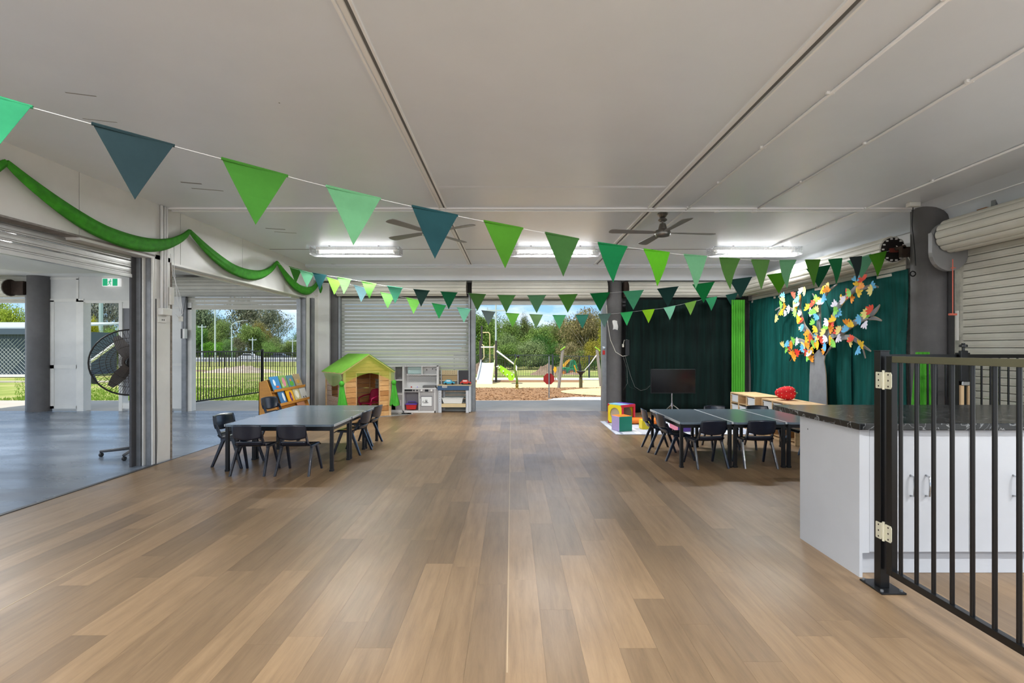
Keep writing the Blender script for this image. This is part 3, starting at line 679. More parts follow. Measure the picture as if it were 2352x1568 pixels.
# ================================================================== CHILDREN'S CHAIRS
def make_chair():
    t = thing('childrens_chair', '', 'chair')
    def seat(u, v):
        x = (u-.5)*2; y = -.135+.30*v
        z = .308 - .012*math.cos(x*math.pi/2)*math.sin(min(1, v*1.1)*math.pi) - (.03*max(0, v-.85)/.15) + .03*max(0, .12-v)/.12
        return (x*(.158+.010*v), y, z)
    o = MB().grid(seat, 12, 12, (0, 0, -.010)).build('seat', NAVY, t, smooth=True)
    mb = MB()
    mb.grid(lambda u, v: ((u-.5)*.262, -.128-.022*v-.012*math.sin(u*math.pi), .315+.045*v), 10, 3, (0, -.012, -.004))
    mb.build('seat_lip', NAVY, t, smooth=True)
    def back(u, v):
        x = (u-.5)*2; hw = .157-.012*v**3-.012*(1-v)**3
        y = -.168-.028*v-.026*(1-x*x)
        z = .398+.135*v+.010*math.sin(u*math.pi)*(v > .5)-.022*math.sin(u*math.pi)*(1-v)
        return (x*hw, y, z)
    MB().grid(back, 14, 8, (0, -.010, 0)).build('backrest', NAVY, t, smooth=True)
    for s in (-1, 1):
        mb = MB(); n = 7; vs = []
        for i in range(n+1):
            f = i/n; z = .302+.14*f; y = -.095-.075*f**.8; w_ = .038-.008*f
            x = s*(.142-.004*math.sin(f*3))
            vs += [(x-.006, y-w_/2, z), (x+.006, y-w_/2, z), (x+.006, y+w_/2, z), (x-.006, y+w_/2, z)]
        mb._a(vs, [(i*4+j, i*4+(j+1) % 4, i*4+4+(j+1) % 4, i*4+4+j) for i in range(n) for j in range(4)] + [(3, 2, 1, 0), (n*4, n*4+1, n*4+2, n*4+3)])
        mb.build('upright', NAVY, t)
        bx('side_rail', NAVY, t, s*.16-.011, s*.16+.011, -.09, .12, .278, .305, bevel=.004)
        for fy, ty in ((.165, .055), (-.185, -.055)):
            a = Vector((s*.160, ty, .30)); b = Vector((s*.176, fy, .0)); d = b-a; m_ = MB()
            x_ = Vector((1, 0, 0)); q = [(-.5, -.5), (.5, -.5), (.5, .5), (-.5, .5)]
            vs = [a+Vector((i*.022, j*.040, 0)) for i, j in q] + [b+Vector((i*.020, j*.026, 0)) for i, j in q]
            m_._a(vs, [(3, 2, 1, 0), (4, 5, 6, 7), (0, 1, 5, 4), (1, 2, 6, 5), (2, 3, 7, 6), (3, 0, 4, 7)]); m_.build('leg', NAVY, t, bevel=.003)
    return t
GL, GR_ = 'small navy chairs around the left tables', 'small navy chairs around the right tables'
chairs = [
 (-2.757, 5.25, 1, GL, 1, 'small navy plastic chair at the near end of left tables, nearer the pier'),
 (-2.288, 5.25, 0, GL, 1, 'small navy plastic chair at the near end of left tables, second from the pier'),
 (-2.05, 6.26, 83, GL, 1, 'small navy plastic chair on the aisle side of left tables, nearer the camera'),
 (-2.06, 6.82, 84, GL, 1, 'small navy plastic chair on the aisle side of left tables, nearer the playhouse'),
 (-3.14, 5.62, -100, GL, 1.06, 'small navy plastic chair on the left side of left tables, beside the pier'),
 (-3.42, 7.25, -104, GL, 1.12, 'taller dark chair between the left tables and the book display'),
 (2.20, 5.56, 6, GR_, 1, 'small navy plastic chair at the front of right tables, farther from the counter'),
 (2.765, 5.57, -3, GR_, 1, 'small navy plastic chair at the front of right tables, next to the white counter'),
 (1.99, 5.94, -86, GR_, 1, 'small navy plastic chair at the left end of right tables, nearer the camera'),
 (1.93, 6.40, -92, GR_, 1, 'small navy plastic chair at the left end of right tables, nearer the play cubes'),
 (2.80, 6.54, 180, GR_, 1, 'small navy plastic chair behind the right tables, only its top edge showing, on the left'),
 (3.38, 6.54, 178, GR_, 1, 'small navy plastic chair behind the right tables, in front of the wooden storage units'),
 (3.74, 6.27, 92, GR_, 1, 'small navy plastic chair at the far right end, mostly hidden by the counter'),
]
ch0 = make_chair()
for i, (x, y, rz, g, s, lb) in enumerate(chairs):
    o = ch0 if i == 0 else copy_tree(ch0)
    o.location = (x, y, 0); o.rotation_euler = (0, 0, R(rz)); o.scale = (s, s, s); o['label'] = lb; o['group'] = g

# ================================================================== TABLES  (1.2 x 0.6, 0.508 high)
def make_table(long_pale):
    t = thing('childrens_table', '', 'table')
    c = .03; hl, hw = (.598, .291) if long_pale else (.592, .298)
    o = [(-hl+c, -hw), (hl-c, -hw), (hl, -hw+c), (hl, hw-c), (hl-c, hw), (-hl+c, hw), (-hl, hw-c), (-hl, -hw+c)]
    MB().prism(o, (0, 0, .484), (1, 0, 0), (0, 1, 0), (0, 0, .024)).build('tabletop', TTOP, t, bevel=.0015)
    for q in (-1, 1):
        if long_pale: bx('edge_band', EDGE, t, -.575, .575, min(q*.291, q*.2985), max(q*.291, q*.2985), .484, .509)
        else: bx('edge_band', EDGE, t, min(q*.592, q*.6), max(q*.592, q*.6), -.275, .275, .484, .5075)
    mb = MB()
    for y in (-.27, .27): mb.box(-.57, .57, y-.012, y+.012, .438, .487)
    for x in (-.57, .57): mb.box(x-.012, x+.012, -.28, .28, .445, .487)
    mb.build('apron', BLKPL, t)
    for sx in (-1, 1):
        for sy in (-1, 1):
            l = MB().box(sx*.565-.018, sx*.565+.018, sy*.27-.018, sy*.27+.018, .004, .487).build('leg', BLKPL, t, bevel=.005)
            bx('foot_cap', BLKPL, l, sx*.565-.02, sx*.565+.02, sy*.27-.02, sy*.27+.02, 0, .02)
    return t
tb0 = make_table(False); tb1 = make_table(True)
tabs = [(-2.52, 5.56, 0, 'left', 'grey topped low table, nearest of the three left tables'), (-2.52, 6.16, 0, 'left', 'grey topped low table, middle of the three left tables'), (-2.515, 6.76, 0, 'left', 'grey topped low table, farthest of the left tables, towards the playhouse'),
        (2.165, 6.02, 90, 'right', 'grey topped low table, leftmost of the right group'), (2.765, 6.02, 90, 'right', 'grey topped low table, middle of the right group'), (3.365, 6.02, 90, 'right', 'grey topped low table, last of the right group, partly behind the counter')]
for i, (x, y, rz, g, lb) in enumerate(tabs):
    o = [tb0, None, None, tb1, None, None][i] or copy_tree(tb0 if i < 3 else tb1)
    o.location = (x, y, 0); o.rotation_euler = (0, 0, R(rz)); o['label'] = lb; o['group'] = g+' group of pushed together tables'

# ================================================================== COUNTER
ct = thing('counter_cabinet', 'white laminate counter cabinet with doors facing the black railing', 'cabinet')
bx('end_panel', LAM, ct, 2.02, 2.038, 2.835, 3.42, 0, .858)
bx('body', LAM, ct, 2.038, 4.3, 2.868, 3.42, .137, .858)
bx('filler_strip', LAM, ct, 2.038, 2.085, 2.845, 2.868, .137, .858)
bx('kickboard', LAM, ct, 2.038, 4.3, 2.89, 2.91, .002, .137)
xs = [2.087, 2.372, 2.67, 2.97, 3.27, 3.57, 3.87, 4.17]
for i in range(7):
    d_ = bx('door', LAM, ct, xs[i]+.0015, xs[i+1]-.0015, 2.848, 2.866, .142, .852, bevel=.0015)
    hx = xs[i+1]-.045 if i % 2 == 0 else xs[i]+.045
    if i == 0: hx = xs[1]-.045
    MB().tube([(hx, 2.848, .59), (hx, 2.822, .585), (hx, 2.818, .53), (hx, 2.822, .475), (hx, 2.848, .47)], .0055, 8).build('handle', CHROME, d_, smooth=True)
MB().cyl((2.019, 3.33, .78), (2.0205, 3.33, .78), .006, 10).build('screw_cap', GREYM, ct)
bx('countertop', MARBLE, None, 2.00, 4.34, 2.805, 3.745, .860, .898, bevel=.003, label='black marble look countertop on the white cabinet', cat='countertop')

# ================================================================== BLACK RAILING at right
rl = thing('gate', 'black tubular steel gate along the right edge, hinged beside the counter', 'gate')
BK = BLACK
RAIL_SHEEN = mat('painted_rail_sheen', '6a664f', .3, .55)  # light caught on the black top rail, put into its colour
xg = 2.06
bx('frame_stile', BK, rl, xg-.016, xg+.016, 2.625, 2.665, .10, 1.288, bevel=.002)
bx('top_rail', RAIL_SHEEN, rl, xg-.016, xg+.016, 1.35, 2.625, 1.254, 1.288, bevel=.002)
bx('bottom_rail', BK, rl, xg-.016, xg+.016, 1.35, 2.625, .10, .135, bevel=.002)
y = 2.592-.005; bm_ = MB().cyl((0, 0, .135), (0, 0, 1.254), .0095, 10).mesh('bar', BK); smooth_angle(bm_)
for k in range(13): link('bar', bm_, rl, loc=(xg, 2.583-.1005*k, 0))
bx('frame_stile', BK, rl, xg-.016, xg+.016, 1.33, 1.36, .10, 1.288, bevel=.002)
gp = thing('gate_post', 'black square steel post bolted to the floor at the counter corner', 'post')
po = bx('post', BK, gp, 2.032, 2.082, 2.689, 2.737, .01, 1.315, bevel=.002)
bx('base_plate', BK, gp, 1.995, 2.13, 2.63, 2.80, 0, .01, bevel=.002)
for a, b in ((2.01, 2.65), (2.115, 2.65), (2.01, 2.785), (2.115, 2.785)): MB().cyl((a, b, .01), (a, b, .02), .008, 6).build('bolt', GALV, gp)
bx('post_cap', BLKPL, gp, 2.030, 2.084, 2.687, 2.739, 1.315, 1.32)
HG = mat('hinge_zinc', 'ded9c0', .4, .3)
for zc in (1.155, .325):
    h = thing('hinge', 'zinc plated %s butt hinge joining gate and post' % ('upper' if zc > 1 else 'lower'), 'hinge', group=None)
    for y0, y1 in ((2.622, 2.668), (2.678, 2.722)):
        mb = MB(); c = .012; yy0, yy1 = y0, y1; z0, z1 = zc-.045, zc+.045
        mb.prism([(yy0, z0+c), (yy0+c*.6, z0), (yy1-c*.2, z0), (yy1, z0+c*.5), (yy1, z1-c*.5), (yy1-c*.2, z1), (yy0+c*.6, z1), (yy0, z1-c)], (xg-.0165, 0, 0), (0, 1, 0), (0, 0, 1), (-.003 if y0 < 2.67 else -.014, 0, 0)); mb.build('leaf', HG, h)
        mb = MB()
        for z in (-.032, 0, .032): mb.cyl((xg-.0195 if y0 < 2.67 else xg-.0305, (y0+y1)/2, zc+z), (xg-.021 if y0 < 2.67 else xg-.032, (y0+y1)/2, zc+z), .0045, 8)
        mb.build('screws', RUST, h, kind='stuff')
    MB().cyl((xg-.024, 2.673, zc-.05), (xg-.024, 2.673, zc+.055), .0065, 10).build('pin', HG, h)
# second railing behind the counter
r2 = thing('railing', 'black steel railing with a latch between the counter and the closed roller door', 'railing')
for z0, z1 in ((1.24, 1.275), (.1, .135)): bx('rail', BK, r2, 3.45, 4.93, 4.585, 4.615, z0, z1)
k = 0; xx = 3.50
while xx < 4.93:
    if abs(xx-4.23) > .07: MB().cyl((xx, 4.6, .13), (xx, 4.6, 1.245), .008, 8).build('bar', BK, r2)
    xx += .0845
for xx in (4.215, 4.285): bx('post', BK, r2, xx-.018, xx+.018, 4.58, 4.62, 0, 1.29)
lt = bx('latch_body', BLKPL, r2, 4.19, 4.26, 4.55, 4.58, 1.02, 1.31, bevel=.006)
MB().lathe([(.012, 1.31), (.012, 1.34), (.034, 1.345), (.03, 1.365), (.014, 1.37), (.014, 1.38)], (4.225, 4.565, 0), 12).build('latch_knob', BLKPL, lt)
bx('latch_keeper', CHROME, lt, 4.20, 4.30, 4.545, 4.56, .985, 1.02, bevel=.004)
for xx in (4.214, 4.283): bx('painted_glint', mat('post_glint_beige', 'd8b78c', .6), r2, xx-.014, xx+.014, 4.56, 4.579, .45, .985)  # beige strips paint the warm reflection on the black posts
# green tulle bundle on the column foot
def drape_sheet(name, lab, cat_, m, fn, nu, nv, thick):
    o = MB().grid(fn, nu, nv, thick).build(name, m, None, smooth=True, label=lab, cat=cat_); return o
drape_sheet('green_drape', 'bright green cloth tied at the foot of the right column', 'drape', DRAPE, lambda u, v: (4.63+(u-.5)*(.15+.16*(1-v))-.03*(1-v), 5.50-.03*math.sin(u*22)*(1-v*.4), .01+1.28*v), 24, 14, (0, .004, 0))

# pull cord of the near roller door
pc = thing('pull_cord', 'red pull cord with a bar handle hanging from the grey gear cover', 'cord')
MB().cyl((4.79, 5.30, 1.70), (4.79, 5.30, 2.30), .005, 6).build('cord', mat('red_cord', 'd8705c', .6), pc)
MB().cyl((4.75, 5.30, 1.70), (4.83, 5.30, 1.70), .012, 10).build('handle', mat('red_cord', '', 0), pc)
MB().tube([(4.77, 5.3, 2.2), (4.79, 5.3, 2.21), (4.82, 5.3, 2.205)], .005, 5).build('knot', mat('red_cord', '', 0), pc)
sn = thing('smoke_detector', 'white sensor box with a short hanging cable at the top of the right column', 'sensor')
q = P(2095, 480, 5.6); bx('box', WHITE2, sn, q.x-.06, q.x+.06, 5.55, 5.62, CZ-.05, CZ, bevel=.006)
MB().tube([(q.x+.01, 5.6, CZ-.05), (q.x+.015, 5.62, 2.75), (q.x+.03, 5.6, 2.45), (q.x+.04, 5.6, 2.28)], .005, 6).build('cable', BLKPL, sn)
MB().tube([(4.62+.03*math.cos(a/3), 5.62, 2.19+.028*math.sin(a/3)) for a in range(0, 42)], .006, 6).build('coiled_cable', BLKPL, None, label='coiled black cable hanging beside the dark drum end', cat='cable')
bunt = MB().tube([(4.76, 6.04, 2.6), (4.80, 5.95, 2.5), (4.84, 5.9, 2.36), (4.86, 5.9, 2.27)], .006, 6).build('rope', CORD, None, label='cream rope tied round the drum axle hanging down', cat='rope')

# ================================================================== CURTAINS AND TREE
def pleat(y, k): return .055*math.sin(y*5.1)+.02*math.sin(y*13+1.3*k)+.012*math.sin(y*29)
for k, (a, b) in enumerate(((6.02, 7.0), (6.98, 8.1), (8.06, 10.12))):
    lb = ['dark green velvet curtain panel nearest the right column', 'dark green velvet curtain panel behind the tree trunk', 'dark green velvet curtain panel in the far right corner'][k]
    MB().grid(lambda u, v: (4.90+pleat(a+(b-a)*u, k)*(.35+.65*(1-v))+.01*math.sin(v*9+u*5), a+(b-a)*u, .02+2.29*v), 90, 14, (.003, 0, 0)).build('curtain', VELV, None, smooth=True, label=lb, cat='curtain', group='dark green curtains on the right wall')
for k, (a, b) in enumerate(((2.36, 3.5), (3.46, 4.72))):
    MB().grid(lambda u, v: (a+(b-a)*u, 10.12+.035*math.sin((a+(b-a)*u)*7.0)*(.4+.6*(1-v))+.02*math.sin((a+(b-a)*u)*19), .015+2.33*v), 80, 12, (0, .003, 0)).build('curtain', VELVB, None, smooth=True, label=['near black curtain beside the back column', 'near black curtain behind the television'][k], cat='curtain', group='black curtains on the back wall')
drape_sheet('green_drape', 'tall bright green drape in the back right corner', 'drape', DRAPE, lambda u, v: (4.47+.26*u, 9.93-.02*math.sin(u*34)-.012*math.sin(u*71), .01+2.31*v), 60, 8, (0, .003, 0))

TX = 4.74
def wp(x, y, X=TX):                                   # a spot on the tree board's plane
    px, py = 1600+x/5.1130, 540+y/5.1130; Y = X*F/(px-1176); return (Y, H+(800-py)/F*Y)
tree = thing('tree_decoration', 'grey painted board tree with coloured paper leaves in front of the green curtain', 'wall decoration')
def ribbon(pts, ws, nm='branch', m=TRUNKP, dx=0.):
    P2 = [Vector((*wp(x, y), 0)) for x, y in pts]; n = len(P2); Lf = []; Rt = []
    Q = []; W = []
    for i in range(n-1):
        for k in range(5):
            Q.append(catmull(P2, i+k/5)); W.append(ws[i]+(ws[i+1]-ws[i])*k/5)
    Q.append(P2[-1]); W.append(ws[-1])
    for ring, grow, xx, th, mm, name in ((0, 0, TX+dx, .012, m, nm), (1, .006, TX+dx+.006, .004, TAN, 'board_edge')):
        Lf, Rt = [], []
        for i, p in enumerate(Q):
            d = (Q[min(i+1, len(Q)-1)]-Q[max(i-1, 0)]).normalized(); nrm = Vector((-d.y, d.x, 0)); h = W[i]*(.5 if nm == 'trunk' else .42)+grow
            Lf.append(p+nrm*h); Rt.append(p-nrm*h)
        vs = []
        for a, b in zip(Lf, Rt): vs += [(xx, a.x, a.y), (xx, b.x, b.y), (xx+th, b.x, b.y), (xx+th, a.x, a.y)]
        k = len(Lf); fs = [(i*4+j, i*4+(j+1) % 4, i*4+4+(j+1) % 4, i*4+4+j) for i in range(k-1) for j in range(4)] + [(3, 2, 1, 0), (k*4-4, k*4-3, k*4-2, k*4-1)]
        mb = MB(); mb._a(vs, fs)
        o = mb.build(name, mm, tree if ring == 0 else base)
        if ring == 0: base = o
z0 = wp(1415, 2000)
ribbon([(1422, 2680), (1420, 2150), (1420, 1900), (1418, 1640), (1412, 1480), (1420, 1340), (1430, 1220)], [.50, .45, .43, .40, .34, .40, .26], 'trunk')
ribbon([(1415, 1360), (1370, 1260), (1310, 1150), (1255, 1060), (1225, 940), (1210, 840), (1225, 700)], [.20, .15, .11, .09, .07, .05, .03])
ribbon([(1225, 940), (1150, 890), (1060, 850), (985, 845), (920, 880)], [.06, .05, .045, .03, .01])
ribbon([(1000, 860), (960, 900), (935, 980)], [.025, .02, .008])
ribbon([(1390, 1370), (1300, 1300), (1225, 1245), (1150, 1235), (1075, 1270), (1040, 1300)], [.16, .11, .08, .06, .05, .02])
ribbon([(1350, 1385), (1260, 1375), (1190, 1385), (1120, 1420), (1088, 1480)], [.05, .045, .05, .05, .01], m=BLKPL)
ribbon([(1430, 1330), (1435, 1200), (1430, 1060), (1435, 930), (1440, 820), (1490, 730), (1560, 640), (1645, 575)], [.2, .16, .12, .09, .07, .06, .04, .01])
ribbon([(1440, 830), (1400, 760), (1355, 685)], [.04, .025, .006])
ribbon([(1450, 1350), (1510, 1200), (1560, 1070), (1610, 950), (1660, 840), (1720, 760), (1800, 690), (1870, 610), (1930, 520), (1975, 470)], [.22, .17, .13, .11, .10, .09, .09, .07, .04, .01])
ribbon([(1860, 650), (1960, 620), (2050, 595), (2130, 610)], [.06, .045, .03, .008])
ribbon([(1470, 1370), (1560, 1240), (1680, 1140), (1800, 1060), (1920, 990), (2030, 940), (2100, 880), (2146, 815)], [.22, .15, .13, .10, .09, .08, .06, .004])
ribbon([(2020, 975), (2090, 975), (2168, 1003)], [.05, .045, .006])
ribbon([(1500, 1360), (1600, 1250), (1700, 1205), (1800, 1200), (1880, 1240), (1950, 1300), (2042, 1362)], [.14, .10, .075, .07, .06, .045, .005])
ribbon([(1940, 1310), (1960, 1380), (1977, 1445)], [.02, .016, .008])
LC = dict(R=mat('leaf_red', 'f0553f', .7), O=mat('leaf_orange', 'f79a28', .7), Y=mat('leaf_yellow', 'fbcf2f', .7), y=mat('leaf_cream_yellow', 'f7e48c', .7), G=mat('leaf_green', '8fdc5c', .7), B=mat('leaf_blue', '6cc0ee', .7), W=mat('leaf_white', 'eae6f4', .7), D=mat('leaf_deep_red', 'd8301c', .7))
leaves = '''1030,710,B 1033,755,y 1005,800,G 1035,815,O 1020,870,Y 1065,872,W 1112,850,W 945,955,y 1155,700,R 1208,712,B 1243,712,O 1218,760,G 1168,795,y 1212,810,W 1170,842,Y
1250,645,W 1297,638,y 1200,880,G 1182,930,B 1232,920,W 1212,965,Y 1250,998,R 1238,1042,y 1282,1075,B 1252,1095,W 1322,1148,O 1352,1180,R 1310,1205,Y
1078,1240,B 1036,1282,y 1080,1287,R 1060,1312,G 1142,1225,G 1193,1222,W 1158,1268,O 1285,1258,y 1288,1300,B 1325,1290,O 1318,1338,R 1365,1312,Y 1382,1262,G
1135,1385,O 1195,1368,D 1150,1425,O 1312,1408,G 1362,1380,W 1350,1442,O 1340,842,Y 1350,875,W 1418,865,y 1395,905,G 1437,915,B 1437,722,G 1503,708,B 1445,762,Y 1405,798,R 1472,788,W
1502,608,Y 1577,588,y 1562,642,O 1405,1022,G 1440,1062,Y 1405,1185,B 1450,1150,y 1420,1232,O 1472,1212,R 1465,1262,Y 1530,1085,G 1518,1132,y 1585,1082,O 1578,985,W 1618,990,Y 1592,1040,R
1662,808,W 1643,862,G 1672,882,B 1718,735,Y 1770,752,W 1788,668,R 1842,632,G 1832,717,O 1915,660,Y 1975,600,O 1920,565,Y 1908,510,B 1990,498,R 2067,573,B 2097,615,y
1553,1172,W 1582,1212,Y 1652,1230,G 1692,1172,W 1680,1122,R 1712,1100,y 1557,1278,B 1530,1322,O 1785,1022,O 1832,1052,Y 1785,1102,B 1957,958,B 2012,938,G 2043,893,y 2100,858,R 1992,1002,W
1812,1240,y 1858,1215,R 1945,1270,Y 1920,1315,B 1335,1190,O 1500,1195,R'''.split()
rnd = random.Random(11)
leafmesh = {}
def leaf_mesh(c):
    if c in leafmesh: return leafmesh[c]
    mb = MB(); r0 = random.Random(hash(c) % 97 if False else ord(c))
    for k in range(5):
        a = R(-68+34*k); ln = .066+.014*(k == 2)+.006*r0.random(); wd = .0165; d = Vector((0, math.sin(a), math.cos(a))); s_ = Vector((0, math.cos(a), -math.sin(a)))
        prof = [(.0, .3), (.25, .75), (.55, 1.0), (.8, .8), (.95, .35)]
        vs = [Vector((-.001*k-.008*f*abs(k-2)*.6, 0, 0)) + d*ln*f*1.25 + s_*wd*w_*q*1.15 for f, w_ in prof for q in (-1, 1)]
        vs.append(d*ln*1.25 + Vector((-.001*k-.01, 0, 0)))
        n = len(vs)
        mb._a(vs, [(2*i, 2*i+1, 2*i+3, 2*i+2) for i in range(4)] + [(8, 9, 10)])
    me = mb.mesh('paper_leaf', LC[c]); leafmesh[c] = me; return me
for s in leaves:
    x, y, c = s.split(','); yy, zz = wp(float(x), float(y))
    link('paper_leaf', leaf_mesh(c), tree, loc=(TX-.018-rnd.random()*.03, yy, zz-.03), rot=(R(rnd.uniform(-150, 150)), R(rnd.uniform(-6, 6)), R(rnd.uniform(-4, 12))))

# ================================================================== STORAGE UNITS, CUSHION
def storage(y0, y1, lab, cols, fill):
    t = thing('storage_unit', lab, 'storage unit', group='pine storage units by the green curtain')
    x0, x1, h = 3.87, 4.31, .56
    bx('top_panel', PINE, t, x0, x1, y0, y1, h-.02, h, bevel=.002); bx('bottom_panel', PINE, t, x0, x1, y0, y1, .0, .03)
    for y in (y0+.01, y1-.01): bx('side_panel', PINE, t, x0, x1, y-.01, y+.01, .03, h-.02)
    bx('back_panel', PINE, t, x1-.01, x1, y0+.02, y1-.02, .03, h-.02)
    wv = (y1-y0-.02)/cols
    for i in range(1, cols): bx('divider', PINE, t, x0, x1-.01, y0+.01+wv*i-.009, y0+.01+wv*i+.009, .03, h-.02)
    for i in range(cols):
        for j in range(3):
            bx('shelf_rail', PINE, t, x0+.0, x1-.01, y0+.02+wv*i, y0+wv*(i+1), .05+.17*j, .058+.17*j)
            if (i, j) in fill:
                b = thing('storage_bin', 'white plastic bin, %s row, %s column of %s' % (['bottom', 'middle', 'top'][j], ['first', 'second', 'third'][i], lab.split(',')[0]), 'bin', group='white bins in the storage units')
                a0, a1 = y0+.03+wv*i, y0+wv*(i+1)-.01; z0 = .06+.17*j
                mb = MB()
                mb.box(x0+.015, x0+.02, a0, a1, z0, z0+.12); mb.box(x0+.3, x0+.305, a0, a1, z0, z0+.12); mb.box(x0+.015, x0+.305, a0, a0+.004, z0, z0+.12); mb.box(x0+.015, x0+.305, a1-.004, a1, z0, z0+.12); mb.box(x0+.015, x0+.305, a0, a1, z0, z0+.005)
                mb.build('tub', mat('bin_white', 'dfe0de', .4), b); bx('rim', mat('bin_white', '', 0), b, x0+.005, x0+.02, a0-.006, a1+.006, z0+.112, z0+.125)
storage(7.76, 8.64, 'pine storage unit farther back, with cubbies facing the tables', 3, {(0, 0), (0, 1), (1, 1), (2, 1), (2, 2), (0, 2), (2, 0)})
storage(6.66, 7.56, 'pine storage unit nearer the camera, strawberry cushion on it', 3, {(0, 2), (1, 2), (2, 2), (0, 1), (2, 1)})
st = thing('strawberry_cushion', 'red strawberry shaped plush cushion on the nearer pine storage unit', 'cushion', loc=(4.08, 7.28, .565), rz=R(-15))
def straw(u, v):
    th = v*math.pi; a = u*2*math.pi; pr_ = math.sin(th)**.8; f = -math.cos(th)
    r_ = .098*pr_*(1+.25*f if f > 0 else 1+.25*f); return (f*.14, r_*math.cos(a)*1.0, .10+r_*math.sin(a)*1.02+.0*f)
MB().grid(straw, 24, 14).build('body', mat('strawberry_plush', 'd81a20', .85, var=.1, vscale=20), st, smooth=True)
mb = MB(); r_ = random.Random(5)
for i in range(5):
    for j in range(9):
        u = (j+.5*(i % 2))/9; v = .2+.14*i; p = Vector(straw(u, v)); c_ = Vector((p.x, 0, .10)); q = p+(p-c_).normalized()*.002; mb.ball(q, .006, .006, .006, 6)
mb.build('seeds', mat('seed_cream', 'f4e9c8', .7), st)
mb = MB()
for k in range(7):
    a = 2*math.pi*k/7; mb.prism([(0, -.02), (.055, -.012), (.085, 0), (.055, .012), (0, .02)], (.135, 0, .1), (-.25, math.cos(a), math.sin(a)), (0, -math.sin(a), math.cos(a)), (.008, 0, 0))
mb.cyl((.135, 0, .1), (.165, 0, .105), .012, 8)
mb.build('leafy_cap', mat('cap_green', '6f9e6c', .8), st)

# ================================================================== TELEVISION on a stand
tv = thing('television', 'black television on a chrome tripod stand before the black curtain', 'television', loc=(3.11, 9.4, 0))
bx('frame', BLKPL, tv, -.43, .43, 0, .05, .465, .93, bevel=.004)
bx('screen', mat('dark_screen', '0c0a0c', .18), tv, -.422, .422, -.003, 0, .482, .922)
MB().cyl((0, .08, .05), (0, .08, .7), .014, 12).build('pole', CHROME, tv)
MB().cyl((0, .08, .2), (0, .08, .27), .024, 12).build('collar', CHROME, tv)
for a in (200, 340, 90):
    c_, s_ = math.cos(R(a)), math.sin(R(a)); MB().tube([(0, .08, .25), (.17*c_, .08+.17*s_, .12), (.3*c_, .08+.3*s_, .01)], .009, 8).build('leg', CHROME, tv)
bx('mount_bracket', BLKPL, tv, -.1, .1, .05, .075, .55, .8)
MB().tube([(-.43, .03, .62), (-.52, .05, .57), (-.62, .2, .5), (-.75, .4, .56), (-.82, .5, .9), (-.87, .5, 1.3)], .0015, 6).build('power_cable', BLKPL, tv, smooth=True)
# things on the back column
tp = MB().box(2.13, 2.17, 10.155, 10.157, 1.6, 1.8); 
MB().grid(lambda u, v: (2.10+.10*u+.01*math.sin(v*5), 10.160, 1.72+.19*v+.01*math.sin(u*4)), 6, 8, (0, -.001, 0)).build('taped_paper', PAPER, None, label='torn white paper taped to the grey back column', cat='paper')
cc = thing('extension_cord', 'cream extension cord looped from the column to a black socket strip', 'cord')
def sp(px, py, Y=10.12): return tuple(P(px, py, Y))
MB().tube([sp(1393, 700), sp(1396, 745), sp(1402, 780), sp(1414, 808), sp(1430, 818), sp(1442, 816), sp(1450, 806), sp(1448, 790), sp(1440, 780), sp(1434, 781), sp(1431, 792)], .007, 6).build('cable', CORD, cc, smooth=True)
MB().cyl(sp(1431, 790), sp(1431, 797), .02, 8).build('plug', CORD, cc)
bx('socket_strip', BLKPL, cc, P(1436, 0, 10.12).x, P(1445, 0, 10.12).x, 10.10, 10.13, P(0, 816, 10.1).z, P(0, 780, 10.1).z)
THC = mat('thin_grey_cable', '8c8c88', .6)
c3 = thing('thin_cable', 'thin pale cables hanging down beside the black curtain', 'cable')
MB().tube([sp(1431, 818, 10.08), sp(1440, 845, 10.08), sp(1441, 880, 10.08), sp(1432, 895, 10.08)], .002, 5).build('cable', THC, c3, smooth=True)
MB().tube([sp(1436, 818, 10.05), sp(1448, 862, 10.05), sp(1458, 888, 10.0), sp(1472, 897, 9.9), sp(1485, 893, 9.7), sp(1496, 883, 9.45)], .002, 5).build('cable', THC, c3, smooth=True)
dc = thing('door_switch', 'small keyed switch with a red tag on the doorway guide', 'switch')
q = P(1388, 798, 10.3); MB().lathe([(.032, 0), (.032, -.02), (.02, -.022)], (q.x, 10.33, q.z), 16, axis='y').build('lock_ring', CHROME, dc); bx('red_tag', RED, dc, q.x-.03, q.x+.02, 10.32, 10.33, q.z-.15, q.z-.06)

# ================================================================== PLAY CUBES ON A MAT
mt = thing('play_mat', 'pale blue and white striped play mat under the soft blocks', 'mat')
bx('mat_sheet', mat('mat_pale', 'c9ccd6', .6, var=.05), mt, 1.60, 3.84, 7.5, 8.85, 0, .012, bevel=.003)
for k in range(9): bx('stripe', mat('mat_stripe_%d' % (k % 3), ['8d93a8', 'e8e9ec', 'a9b4c8'][k % 3], .6), mt, 1.68+.24*k, 1.72+.24*k+.05*(k % 3), 7.52, 8.83, .012, .0135)
YEL = mat('vinyl_yellow', 'e2cc1e', .45); REDV = mat('vinyl_red', 'c51f33', .45); TEAL = mat('vinyl_teal', '1f8a72', .45); LIL = mat('vinyl_lilac', 'b3a3d3', .45); ORG = mat('vinyl_orange', 'f07f1c', .45); PUR = mat('vinyl_purple', '6040a0', .45); BLU = mat('vinyl_light_blue', '8cc8e0', .45); PINK = mat('vinyl_pink', 'e58aa0', .45)
